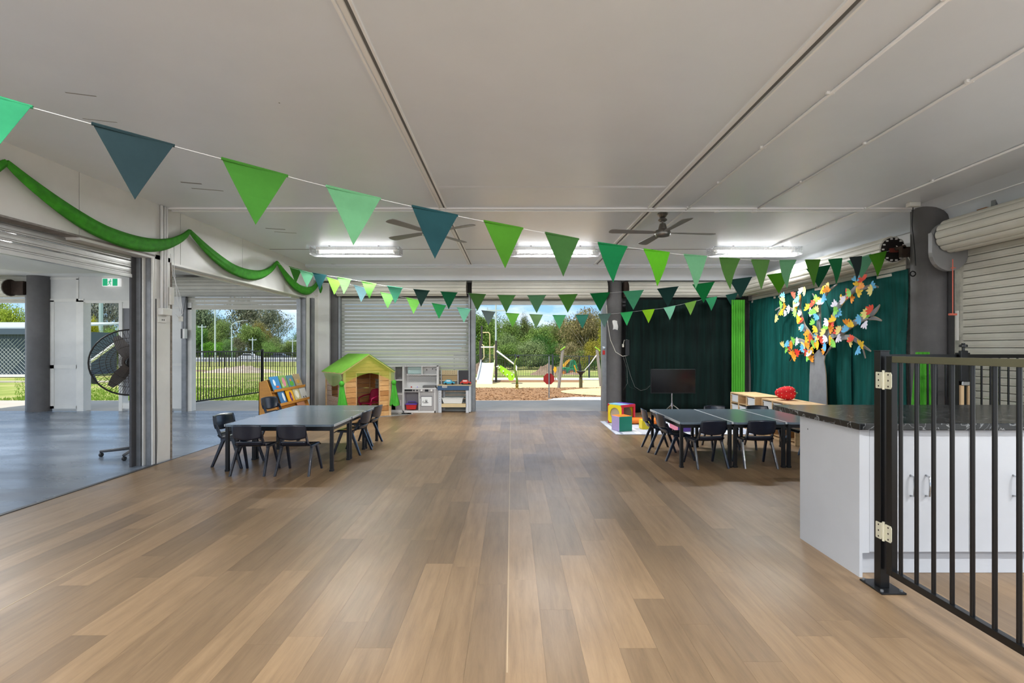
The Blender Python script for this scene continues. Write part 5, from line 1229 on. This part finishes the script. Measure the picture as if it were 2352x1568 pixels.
crowns = [crown(1, 26, 15000, .024), crown(2, 34, 15000, .021), crown(3, 18, 7000, .022, .6), crown(5, 36, 16000, .020)]
cm = {}
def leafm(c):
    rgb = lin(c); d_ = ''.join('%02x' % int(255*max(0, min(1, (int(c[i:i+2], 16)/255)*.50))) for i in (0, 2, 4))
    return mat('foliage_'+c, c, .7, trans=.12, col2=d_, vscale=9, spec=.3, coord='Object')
def trunk_mesh(seed, sparse):
    r = random.Random(seed); mb = MB(); mb.tube([(0, 0, 0), (.02, 0, .2), (-.02, .01, .4), (.02, 0, .62)], [.035, .03, .024, .012], 7)
    for k in range(9 if sparse else 6):
        a = r.uniform(0, 6.28); z = r.uniform(.18, .5); mb.tube([(0, 0, z), (.22*math.cos(a), .22*math.sin(a), z+.16), (.5*math.cos(a), .5*math.sin(a), z+.34)], [.015, .009, .003], 5)
    return mb.mesh('trunk', BRK if not sparse else mat('pale_gum_bark', 'b5a894', .9, var=.2))
tm = [trunk_mesh(1, False), trunk_mesh(2, True)]
def tree_(px, Y, ytop, wpx, kind, col, lab, nm='tree', cat_='tree', grp=None, base=None):
    top = P(px, ytop, Y).z; z0 = gz_(Y) if base is None else base; h = top-z0; wd = wpx/F*Y/2
    t = thing(nm, lab, cat_, loc=(P(px, 0, Y).x, Y, z0), rz=random.Random(px*7+Y).uniform(0, 6.28), group=grp)
    key = (kind, col)
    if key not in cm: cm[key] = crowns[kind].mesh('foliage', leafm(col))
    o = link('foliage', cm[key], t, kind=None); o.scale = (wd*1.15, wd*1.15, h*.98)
    o2 = link('trunk', tm[1 if kind == 2 else 0], t); o2.scale = (min(wd, h*.5), min(wd, h*.5), h)
    return t
G1 = 'trees beyond the road'
tree_(470, 150, 690, 150, 1, '8f9f72', 'tall grey green gum tree at the left edge of the side opening', grp=G1)
tree_(560, 165, 668, 190, 2, '8c8f70', 'very tall sparse olive gum tree in the middle of the side opening', grp=G1)
tree_(620, 160, 690, 120, 2, '8f9474', 'tall sparse gum tree whose crown ends against the blue sky', grp=G1)
tree_(455, 140, 745, 70, 0, '7fae4c', 'bright green round tree at the left of the side opening', grp=G1)
tree_(505, 145, 728, 90, 3, '93ab56', 'light green tree behind the tall lamp pole', grp=G1)
tree_(490, 128, 783, 70, 0, '78b52c', 'low vivid green tree behind the fence left part', grp=G1)
tree_(520, 130, 775, 50, 3, '86ad5a', 'small pale green tree left of the street lamp', grp=G1)
tree_(580, 142, 742, 95, 0, '8fa850', 'round green tree right of the street lamp', grp=G1)
tree_(598, 150, 732, 60, 1, 'a89c4c', 'golden green tree top behind the round tree', grp=G1)
tree_(545, 138, 770, 60, 2, '8d8c66', 'brownish green tree between lamp and round tree', grp=G1)
tree_(630, 148, 770, 80, 1, '8e9f5e', 'olive tree behind the dark car', grp=G1)
tree_(622, 135, 782, 60, 3, '8fb555', 'low light green tree above the dark car', grp=G1)
tree_(685, 155, 756, 70, 3, '839f6a', 'green tree by the small power pole on the right', grp=G1)
tree_(665, 138, 778, 60, 0, '96ac5c', 'pale green tree near the right edge of the side opening', grp=G1)
tree_(705, 142, 760, 60, 1, '9a9f68', 'olive tree at the far right edge of the side opening', grp=G1)
tree_(740, 145, 768, 90, 0, '8aa458', 'green tree hidden mostly by the end pier', grp=G1)
for k, px in enumerate((450, 520, 590, 660, 720)): tree_(px, 141+2*k, 800, 110, 3, '5f7a38', 'dark undergrowth bush behind the road, %s' % ['leftmost', 'second from left', 'in the middle', 'second from right', 'rightmost'][k], 'bush', 'bush', G1)
tree_(35, 42, 690, 130, 1, 'b5c83c', 'yellow green tree rising behind the slate shed', grp='trees at the far left')
tree_(-30, 46, 680, 120, 0, 'a5bf3a', 'bright tree at the left edge behind the shed', grp='trees at the far left')
tree_(250, 95, 640, 150, 2, 'a5a8a0', 'grey gum tree seen through the side doorway', grp='trees at the far left')
tree_(215, 92, 655, 120, 2, '9ea290', 'grey gum tree behind the yellow shrub in the doorway', grp='trees at the far left')
tree_(248, 60, 745, 90, 3, '8fae4e', 'green bushy tree in the side doorway', grp='trees at the far left')
tree_(206, 38, 722, 48, 0, 'd3d028', 'bright yellow shrub at the left of the side doorway', 'shrub', 'shrub', 'trees at the far left')
tree_(262, 50, 775, 80, 1, '7f9c50', 'low green shrub behind the fan guard', 'shrub', 'shrub', 'trees at the far left')
G2 = 'trees behind the playground'
tree_(1110, 62, 712, 110, 0, '86a845', 'green tree at the left of the playground view', grp=G2)
tree_(1165, 66, 722, 90, 3, '8ba84c', 'green tree behind the tall power pole', grp=G2)
tree_(1207, 72, 712, 46, 1, '7f8a48', 'taller olive tree rising in the middle against the sky', grp=G2)
tree_(1170, 58, 760, 90, 1, '93ab66', 'pale green tree above the climbing rail', grp=G2)
tree_(1235, 60, 742, 110, 0, '8aa84a', 'light green tree in the middle of the playground view', grp=G2)
tree_(1245, 54, 764, 100, 3, '4f8030', 'dark green leafy tree in front of the middle', grp=G2)
tree_(1290, 64, 728, 90, 1, '8f9a50', 'olive green tree left of the big brown tree', grp=G2)
tree_(1345, 50, 694, 150, 2, 'a39460', 'large brown olive tree at the right of the doorway', grp=G2)
tree_(1350, 52, 715, 140, 1, '95904e', 'drooping olive tree behind the loader', grp=G2)
tree_(1400, 47, 700, 70, 3, 'c8c62a', 'yellow green tree at the right edge of the doorway', grp=G2)
tree_(1330, 46, 800, 110, 3, '6f9a38', 'low green bushes behind the loader', 'bush', 'bush', G2)
tree_(1150, 48, 800, 120, 2, '77804a', 'dry scrub behind the fence left of the mound', 'bush', 'bush', G2)
tree_(1220, 50, 810, 130, 3, '567a34', 'dark scrub behind the fence and dirt mound', 'bush', 'bush', G2)
tree_(1385, 44, 820, 90, 0, '5f8a34', 'dark green bush at the right behind the far fence', 'bush', 'bush', G2)
tree_(1100, 50, 790, 90, 0, '6f9038', 'green bush behind the slide', 'bush', 'bush', G2)

for px, Y, yt, wp_, kd, cl_, lb in ((1128, 70, 722, 150, 3, '7f9a45', 'broad green tree far behind the slide'), (1190, 74, 738, 160, 0, '88a055', 'broad green tree behind the power pole'), (1262, 76, 738, 150, 3, '7d9848', 'broad green tree at the middle back'), (1325, 72, 725, 150, 0, '8c9048', 'broad olive tree at the right back'), (1390, 60, 705, 110, 1, 'a39a50', 'broad olive tree at the right edge'), (1215, 47, 775, 110, 1, '9db070', 'pale feathery shrub left of the dark tree'), (1160, 45, 785, 100, 0, '84a24c', 'light shrub behind the climbing rail'), (1275, 49, 785, 90, 3, '5c8a34', 'dark shrub right of the dark tree'), (1310, 45, 780, 100, 2, 'a89a6a', 'twiggy brown shrub above the loader'), (1365, 44, 775, 80, 1, 'b3a83a', 'yellowish shrub beside the right leaning post')):
    tree_(px, Y, yt, wp_, kd, cl_, lb, grp=G2)

# ---- fences
def fence_line(name, lab, a, b, h, n_bar, posts, th=.016, group=None, stuff=False, m=BLACK):
    t = thing(name, lab, 'fence', group=group); a = Vector(a); b = Vector(b)
    for z in (.08, h-.03): MB().bar(a+Vector((0, 0, z)), b+Vector((0, 0, z)), .035, .035).build('rail', m, t)
    if stuff:
        mb = MB()
        for i in range(n_bar): p = a.lerp(b, (i+.5)/n_bar); mb.bar(p+Vector((0, 0, .08)), p+Vector((0, 0, h-.03)), th, th)
        mb.build('bars', m, t, kind='stuff')
    else:
        dz = (b-a).z; mm = MB().bar((0, 0, .08), (0, 0, h-.03), th, th).mesh('bar', m)
        for i in range(n_bar): link('bar', mm, t, loc=a.lerp(b, (i+.5)/n_bar))
    for f in posts: p = a.lerp(b, f); MB().bar(p+Vector((0, 0, -.05)), p+Vector((0, 0, h+.03)), .065, .065).build('post', m, t)
fence_line('pool_fence', 'near black bar fence from the side opening out to its tall post', (-7.62, 11.35, -.02), (-7.30, 14.25, -.02), 1.30, 32, (1.0,))
fence_line('pool_fence', 'near black bar fence beyond the tall post', (-7.30, 14.25, -.02), (-6.35, 18.6, -.1), 1.26, 44, (.5, 1.0))
fence_line('road_fence', 'black bar fence in front of the road', P(380, 0, 62)*0+Vector((-46, 62, gz_(62))), (-22, 60, gz_(60)), 1.5, 130, [k/12 for k in range(13)], .03, stuff=True)
fence_line('road_fence', 'black bar fence far behind the pedestal fan', (-58, 58, gz_(58)), (-46, 62, gz_(62)), 1.5, 60, [k/6 for k in range(6)], .03, stuff=True)
mb = MB()
fence_line('playground_fence', 'dark bar fence behind the playground left of the gate post', (-3.2, 27, gz_(27)), (2.25, 27, gz_(27)), 1.28, 56, (0, .28, .62, 1), .018, m=mat('fence_grey', '2c3234', .5))
fence_line('playground_fence', 'dark bar fence behind the playground right of the gate post', (2.25, 27, gz_(27)), (6.2, 26.4, gz_(27)), 1.22, 40, (.5, .84, 1), .018, m=mat('fence_grey', '2c3234', .5))
gr_ = thing('guard_rail', 'white guard rail along the road', 'guard rail'); bx('rail', mat('rail_white', 'd5d8da', .5), gr_, -120, 20, 101, 101.2, gz_(101)+.5, gz_(101)+.85)
for k in range(24): bx('post', GREYM, gr_, -70+2.6*k*1.2, -69.8+2.6*k*1.2, 101.2, 101.4, gz_(101), gz_(101)+.6)

# ---- cars, lamps, poles
def car(px, Y, col, lab):
    t = thing('car', lab, 'car', loc=(P(px, 0, Y).x, Y, gz_(Y)+.02)); m = mat('car_'+col, col, .3, coat=.5)
    MB().prism([(-2.2, .3), (2.2, .3), (2.25, .75), (1.5, .95), (-1.9, 1.0), (-2.25, .8)], (0, -.85, 0), (1, 0, 0), (0, 0, 1), (0, 1.7, 0)).build('body', m, t, bevel=.06)
    MB().prism([(-1.7, .95), (1.3, .95), (.6, 1.45), (-1.2, 1.5)], (0, -.78, 0), (1, 0, 0), (0, 0, 1), (0, 1.56, 0)).build('cabin', m, t, bevel=.05)
    MB().prism([(-1.45, 1.0), (1.05, 1.0), (.5, 1.38), (-1.1, 1.4)], (0, -.80, 0), (1, 0, 0), (0, 0, 1), (0, 1.6, 0)).build('windows', mat('car_glass', '20262c', .1), t)
    for x in (-1.4, 1.4):
        for y in (-.8, .8): MB().cyl((x, y-.1, .33), (x, y+.1, .33), .33, 16).build('wheel', BLKPL, t)
car(574, 118, 'eef0f2', 'white car on the road seen through the side opening'); car(644, 124, '4a5058', 'dark car on the road right of the white car')
POLE = mat('pole_pale', 'b9c4c2', .6)
def lamp(px, Y, ytop, lab, side=1):
    t = thing('street_lamp', lab, 'street lamp'); x = P(px, 0, Y).x; zt = P(px, ytop, Y).z; a = 26/F*Y*side
    MB().tube([(x, Y, gz_(Y)), (x, Y, zt-.9)], [.14, .09], 8).build('pole', POLE, t); MB().tube([(x, Y, zt-.9), (x+a*.3, Y, zt-.3), (x+a, Y, zt+.1)], .07, 6).build('arm', POLE, t); bx('lamp_head', GREYM, t, min(x+a, x+a*1.4), max(x+a, x+a*1.4), Y-.2, Y+.2, zt, zt+.2)
lamp(532, 100, 737, 'street lamp with bent arm in the middle of the side opening'); lamp(738, 110, 737, 'street lamp arm reaching in at the right of the side opening', -1)
def upole(px, Y, ytop, r, lab, arms=True, m=POLE):
    t = thing('utility_pole', lab, 'pole'); x = P(px, 0, Y).x; zt = P(px, ytop, Y).z
    MB().cyl((x, Y, gz_(Y)), (x, Y, zt), r, 8, r2=r*.8).build('pole', m, t)
    if arms: bx('cross_arm', m, t, x-.9, x+.9, Y-.06, Y+.06, zt-.6, zt-.45); 
    if arms:
        for k in (-.8, 0, .8): MB().cyl((x+k, Y, zt-.45), (x+k, Y, zt-.25), .05, 6).build('insulator', m, t)
upole(494, 95, 690, .16, 'tall pale pole in the side opening', False); upole(464, 105, 745, .15, 'shorter pale pole at the left of the side opening')
upole(580, 112, 775, .13, 'small pole with cross arm above the white car'); upole(672, 116, 778, .12, 'small pole near the right of the side opening')
upole(1139, 46, 700, .10, 'tall power pole behind the playground'); upole(232, 80, 620, .32, 'thick pale pole in the side doorway', False, mat('pole_grey_blue', '9fb2b4', .6))
upole(271, 70, 752, .1, 'thin pale pole behind the pedestal fan', False)
# rubble pile on the field
def mound(name, lab, cat_, x, y, z, rx, ry, h, m, seed, nu=26):
    def fn(u, v):
        a = u*2*math.pi; r = v; X = rx*r*math.cos(a); Y = ry*r*math.sin(a); e_ = noise.noise(Vector((X*2.1+seed, Y*2.1, 0)))*.3+noise.noise(Vector((X*7+seed, Y*7, 3)))*.18+noise.noise(Vector((X*17+seed, Y*17, 3)))*.08
        return (x+X, y+Y, z-.05+h*max(0, (1-r))**.85*(1+e_*1.2) + .05*e_)
    return MB().grid(fn, nu*2, nu).build(name, m, None, label=lab, cat=cat_)
mound('dirt_mound', 'mound of excavated brown soil behind the playground fence', 'mound', 2.25, 31.5, gz_(31), 1.15, .9, .72, mat('soil', '8f7864', .95, var=.35, vscale=4, bump=.8, bscale=12), 3)
mound('dirt_mound', 'low soil heap beside the loader wheel', 'mound', 4.0, 32.0, gz_(32), .7, .6, .22, mat('soil', '', 0), 8, 16)
mound('dirt_mound', 'soil heap behind the slide', 'mound', -2.2, 33.5, gz_(33), 1.3, 1.0, .75, mat('soil', '', 0), 12, 18)
mound('rubble_pile', 'low pale rubble pile on the field beyond the near fence', 'rubble', -20.5, 37, gz_(37), 3.2, 1.4, .55, mat('rubble', 'bfae9c', .95, var=.3, vscale=3, bump=.6), 20)
mound('rubble_pile', 'thin dark soil streak on the field left of the rubble', 'rubble', -26.5, 40, gz_(40), 3.2, .8, .22, mat('soil', '', 0), 24, 14)

# ---- shed at the far left
sh = thing('shed', 'slate grey corrugated shed wrapped in pale wire lattice, far left', 'shed')
sx0, sx1, sy = -36, P(100, 0, 27).x, 27; zg = gz_(27)
mb = MB(); n = 110
vs = []
for i in range(n+1):
    x = sx0+(sx1-sx0)*i/n; y = sy+(.05 if i % 2 else 0); vs += [(x, y, zg), (x, y, 2.35)]
mb._a(vs, [(2*i, 2*i+2, 2*i+3, 2*i+1) for i in range(n)]); mb.build('corrugated_wall', mat('slate_steel', '4d5a68', .5, .2), sh)
bx('side_wall', mat('slate_steel', '', 0), sh, sx1-.05, sx1, sy, sy+5, zg, 2.35)
mb = MB()._a([(sx0, sy-.3, 2.42), (sx1+.3, sy-.3, 2.42), (sx1+.3, sy+6, 3.0), (sx0, sy+6, 3.0), (sx0, sy-.3, 2.50), (sx1+.3, sy-.3, 2.50), (sx1+.3, sy+6, 3.1), (sx0, sy+6, 3.1)], [(0, 1, 2, 3), (7, 6, 5, 4), (0, 4, 5, 1), (1, 5, 6, 2), (2, 6, 7, 3), (3, 7, 4, 0)]); mb.build('roof', mat('shed_roof', 'c9d0d2', .4, .3), sh)
bx('gutter', mat('slate_steel', '', 0), sh, sx0, sx1+.3, sy-.35, sy-.25, 2.1, 2.42); bx('floor_edge', PAPER, sh, sx0, sx1, sy-.12, sy-.02, zg+.04, zg+.18)
mb = MB(); wh = 1.95
for i in range(-14, 70):
    x = sx1-11+i*.22
    for d in (-1, 1):
        a = Vector((x, sy-.08, zg+.2)); b = Vector((x+d*wh*1.0, sy-.08, zg+.2+wh))
        if min(a.x, b.x) > sx1-11.5 and max(a.x, b.x) < sx1+.1: mb.bar(a, b, .014, .014)
mb.build('wire_lattice', mat('lattice_white', 'c8cccc', .5), sh, kind='stuff')
# doorway bits: kerb and propped pole
bx('kerb', CONC, None, -26, -16.2, 21.3, 21.7, gz_(21.5)-.1, gz_(21.5)+.06, kind='structure', label='concrete kerb across the lawn')
pp = thing('propped_pole', 'white diagonal steel tube on a black bracket on the lawn', 'pole')
a, b = P(200, 836, 20), P(264, 789, 20); MB().cyl(a, b, .06, 10).build('tube', PAPER, pp)
MB()._a([(a.x-.3, 20, gz_(20)), (a.x+.4, 20, gz_(20)), (a.x-.05, 20, a.z+.12), (a.x-.3, 20.1, gz_(20)), (a.x+.4, 20.1, gz_(20)), (a.x-.05, 20.1, a.z+.12)], [(0, 1, 2), (5, 4, 3), (0, 3, 4, 1), (1, 4, 5, 2), (2, 5, 3, 0)]).build('bracket', BLKPL, pp)

# ---- playground
py_ = 20.5
def g(px, py, Y=py_): return P(px, py, Y)
sl_t = thing('slide', 'white playground slide with flared sides facing the doorway', 'slide'); SW = mat('slide_white', 'e6e8ea', .3)
def slide(u, v):
    f = v; a = Vector((g(1101+(1133-1101)*u, 0).x, 21.6, g(0, 833, 21.6).z)); y = 21.6-1.5*f; z = a.z*(1-f)**1.15+.05*0+(gz_(20)+.14)*f + .0
    x0, x1 = g(1102-4*f, 0).x, g(1133-2*f, 0).x
    return (x0+(x1-x0)*u, y, max(z, gz_(20)+.12)+.02*(abs(u-.5)*2)**4)
MB().grid(slide, 8, 14, (0, 0, -.02)).build('bedway', SW, sl_t, smooth=True)
for u_, dx in ((0, -.03), (1, .0)):
    mb = MB(); vs = []; n = 14
    for i in range(n+1):
        p = Vector(slide(u_, i/n)); hgt = .13+.05*math.sin(i/n*math.pi)
        for xx in (dx, dx+.03): vs += [(p.x+xx, p.y, p.z-.06), (p.x+xx, p.y, p.z+hgt)]
    mb._a(vs, [f for i in range(n) for f in ((4*i, 4*i+4, 4*i+5, 4*i+1), (4*i+2, 4*i+3, 4*i+7, 4*i+6), (4*i+1, 4*i+5, 4*i+7, 4*i+3), (4*i, 4*i+2, 4*i+6, 4*i+4))] + [(0, 1, 3, 2), (4*n, 4*n+2, 4*n+3, 4*n+1)]); mb.build('side_wall', SW if u_ == 0 else mat('slide_lime_edge', 'cfe39a', .4), sl_t, smooth=True)
bx('end_lip', SW, sl_t, slide(0, 1)[0]-.02, slide(1, 1)[0]+.02, 20.06, 20.11, gz_(20), gz_(20)+.13)
cf = thing('climbing_frame', 'playground tower of charcoal posts, cream bars and a lime side panel', 'climbing frame'); CB = mat('cream_bar', 'e2cf9f', .5); WB = mat('white_bar', 'eeeeee', .4); POST = mat('charcoal_post', '3c3836', .6)
def pst(px0, px1, yt, Y, nm='post'): a, b = g(px0, 0, Y).x, g(px1, 0, Y).x; MB().cyl(((a+b)/2, Y, gz_(Y)-.05), ((a+b)/2, Y, g(0, yt, Y).z), (b-a)/2, 12).build(nm, POST, cf)
pst(1100.5, 1105, 782, 21.8); pst(1104.5, 1108.5, 748, 23.0); pst(1137, 1142, 782, 21.6); bx('deck', mat('deck_black', '2b2b2b', .7), cf, g(1102, 0, 22.4).x, g(1138, 0, 22.4).x, 21.7, 23.0, .55, .62)
def gt(pts, r, m, nm, Y=21.7): MB().tube([g(a, b, Y) for a, b in pts], r, 8).build(nm, m, cf, smooth=True)
gt([(1105, 797), (1138, 797)], .03, WB, 'top_rail'); gt([(1109, 763.5), (1122, 763), (1125, 767), (1125, 832)], .022, CB, 'grab_bar')
gt([(1107, 791), (1111, 793), (1112, 820), (1108, 826)], .02, CB, 'grab_bar'); gt([(1139, 791), (1135, 793), (1135, 822), (1137, 825)], .02, CB, 'grab_bar'); gt([(1125, 767), (1125, 832)], .02, CB, 'grab_bar')
gt([(1141, 805.5), (1160, 820), (1182, 837), (1186, 842), (1186, 850), (1179, 857)], .035, WB, 'hand_rail', 21.3)
gt([(1140, 842), (1146, 841)], .03, WB, 'bracket_rail', 21.3)
Y_ = 21.2; pl = [(1144.5, 842), (1150, 838.5), (1182, 860), (1182.5, 866), (1178, 873.5), (1170, 874), (1165, 866), (1147, 852)]
o_ = g(1144.5, 842, Y_); MB().prism([(g(a, b, Y_).x-o_.x, g(a, b, Y_).z-o_.z) for a, b in pl], o_, (1, 0, 0), (0, 0, 1), (0, .05, 0)).build('side_panel', LIME, cf, bevel=.01)
for a, b in ((1147, 844), (1156, 852), (1165, 860), (1176, 860)): p = g(a, b, Y_); MB().cyl(p-Vector((0, .03, 0)), p, .03, 8).build('bolt', WB, cf); bx('step_slot', mat('lime_dark', '6ea321', .5), cf, p.x-.01, p.x+.015, Y_-.004, Y_, p.z-.13, p.z-.02)
sp_ = thing('spring_seesaw', 'green curved stem rocker with round footrests and a black ball top', 'rocker'); Ys = 16.6
MB().tube([g(a, b, Ys) for a, b in ((1187.5, 888), (1187.5, 872), (1185, 858), (1182, 847), (1182.5, 834), (1185, 826), (1188, 822))], [.045, .04, .038, .035, .032, .03, .028], 10).build('stem', mat('moss_green', '6f8a2c', .5), sp_, smooth=True)
MB().ball(g(1190, 818.5, Ys), .055, n=16).build('ball', BLKPL, sp_, smooth=True); p = g(1187.5, 880.5, Ys)
for s in (-1, 1): MB().lathe([(.085, 0), (.09, .012), (.085, .02)], (p.x+s*.105, Ys, p.z), 18).build('footrest', mat('footrest_grey', '5f5c58', .6), sp_)
MB().lathe([(.07, gz_(Ys)-.03), (.07, gz_(Ys)+.04), (.04, gz_(Ys)+.06), (.055, gz_(Ys)+.12), (.04, p.z)], (p.x, Ys, 0), 14).build('spring_base', mat('rust_yellow', '8f7a30', .6), sp_)
sg = thing('octagon_sign', 'plain dark red octagonal sign on a steel post in the mulch', 'sign'); Yg = 13.1; p = g(1261, 870, Yg); ro = .158
MB().prism([(ro*math.cos(R(22.5+45*k)), ro*math.sin(R(22.5+45*k))) for k in range(8)], (p.x, Yg+.03, p.z), (1, 0, 0), (0, 0, 1), (0, .01, 0)).build('octagon', mat('sign_red', '9c1c18', .5), sg)
MB().cyl((p.x, Yg, gz_(Yg)), (p.x, Yg, g(0, 818, Yg).z), .017, 10).build('post', GALV, sg)
bs = thing('basket_swing', 'leaning steel posts with lime caps holding a dark hanging basket by a rope', 'swing'); Yb = 17.2; GP = mat('leaning_post_steel', '9a948c', .5, .3)
for nm, A_, B_ in (('post', (1283, 888), (1292.5, 803)), ('post', (1380.5, 880), (1371, 803))):
    a, b = g(*A_, Yb), g(*B_, Yb); MB().tube([a-Vector((0, 0, .1)), b], [.055, .05], 10).build(nm, GP, bs)
for A_, B_ in (((1287, 804), (1298, 796)), ((1367, 796.5), (1378, 805))): MB().bar(g(*A_, Yb), g(*B_, Yb), .12, .03).build('cap', LIME, bs)
MB().tube([g(1371, 815, Yb), g(1366, 821, Yb), g(1356, 835, Yb), g(1343, 850, Yb)], [.03, .02, .012, .012], 8).build('rope', WB, bs)
p = g(1334, 853, Yb); MB().lathe([(.03, -.22), (.05, -.12), (.09, -.06), (.17, 0), (.165, .02), (.08, .0)], tuple(p), 18).build('basket', mat('basket_black', '2b292c', .7), bs, smooth=True)
MB().cyl((p.x, Yb, gz_(Yb)), (p.x, Yb, p.z-.18), .06, 10).build('basket_post', mat('mossy_post', '5a5634', .8), bs)
bo = thing('bollard', 'short weathered timber bollard beside the leaning post', 'bollard'); p = g(1282, 863, 24); MB().cyl((p.x, 24, gz_(24)-.05), (p.x, 24, g(0, 842, 24).z), .06, 12).build('post', mat('weathered_timber', '8a8272', .9, var=.2), bo)
ys_ = thing('yellow_marker', 'yellow diamond marker board on a thin timber stake', 'marker'); p = g(1275, 849, 23)
MB().prism([(-.09, 0), (-.03, .15), (.05, .13), (.07, -.02), (0, -.16)], tuple(p), (1, 0, 0), (0, 0, 1), (0, .02, 0)).build('board', mat('marker_yellow', 'f0b21c', .5), ys_); MB().cyl((p.x+.02, 23.03, gz_(23)), (p.x+.02, 23.03, p.z), .018, 8).build('stake', mat('weathered_timber', '', 0), ys_)
# ---- mini loader
ld_ = thing('mini_loader', 'small green and yellow skid loader parked behind the playground', 'loader'); Yl = 34; LG = mat('loader_green', '1f8a56', .5); LY = mat('loader_yellow', 'e8a422', .5)
def lp(px, py): return g(px, py, Yl)
def lpoly(nm, m, pts, y0, th, bevel=0, par=None):
    o = lp(*pts[0]); return MB().prism([(lp(*q).x-o.x, lp(*q).z-o.z) for q in pts], (o.x, Yl+y0, o.z), (1, 0, 0), (0, 0, 1), (0, th, 0)).build(nm, m, par or ld_, bevel=bevel)
lpoly('chassis', LG, [(1290, 844), (1317, 844), (1321, 848), (1321, 857), (1290, 857)], -.4, .9, .02)
lpoly('chassis_lower', mat('loader_dark', '123c2c', .6), [(1288, 849), (1322, 849), (1322, 860), (1290, 860)], -.35, .8)
lpoly('engine_cover', mat('loader_mid_green', '2a7a52', .5), [(1308, 843), (1312, 827), (1315, 826), (1319, 844)], -.35, .8, .02)
lpoly('control_panel', LG, [(1317, 826), (1321, 829), (1326, 850), (1320, 850)], -.3, .7)
lpoly('lift_arm', LY, [(1292, 841), (1303, 828.5), (1312, 823.5), (1305, 830), (1295, 842.5)], -.47, .1, .01); lpoly('lift_arm', LY, [(1292, 841), (1303, 828.5), (1312, 823.5), (1305, 830), (1295, 842.5)], .42, .1, .01)
lpoly('front_arm', LY, [(1316, 838), (1319, 838), (1324, 855), (1321, 856)], -.47, .1); lpoly('exhaust', BLKPL, [(1330, 818), (1332, 818), (1332, 836), (1330, 836)], 0, .08)
lpoly('operator_bars', BLKPL, [(1327, 836), (1334, 836), (1335, 852), (1329, 852)], -.25, .5)
for px in (1293, 1310.5):
    p = lp(px, 854.5)
    for y in (-.5, .45):
        wl_ = MB().lathe([(.12, -.11), (.21, -.1), (.225, 0), (.21, .1), (.12, .11)], (p.x, Yl+y, p.z), 20, axis='y').build('wheel', mat('tyre_grey', '57514c', .9), ld_); MB().cyl((p.x, Yl+y-.12, p.z), (p.x, Yl+y+.12, p.z), .115, 16).build('rim', mat('rim_rust', 'b5702a', .6), wl_)
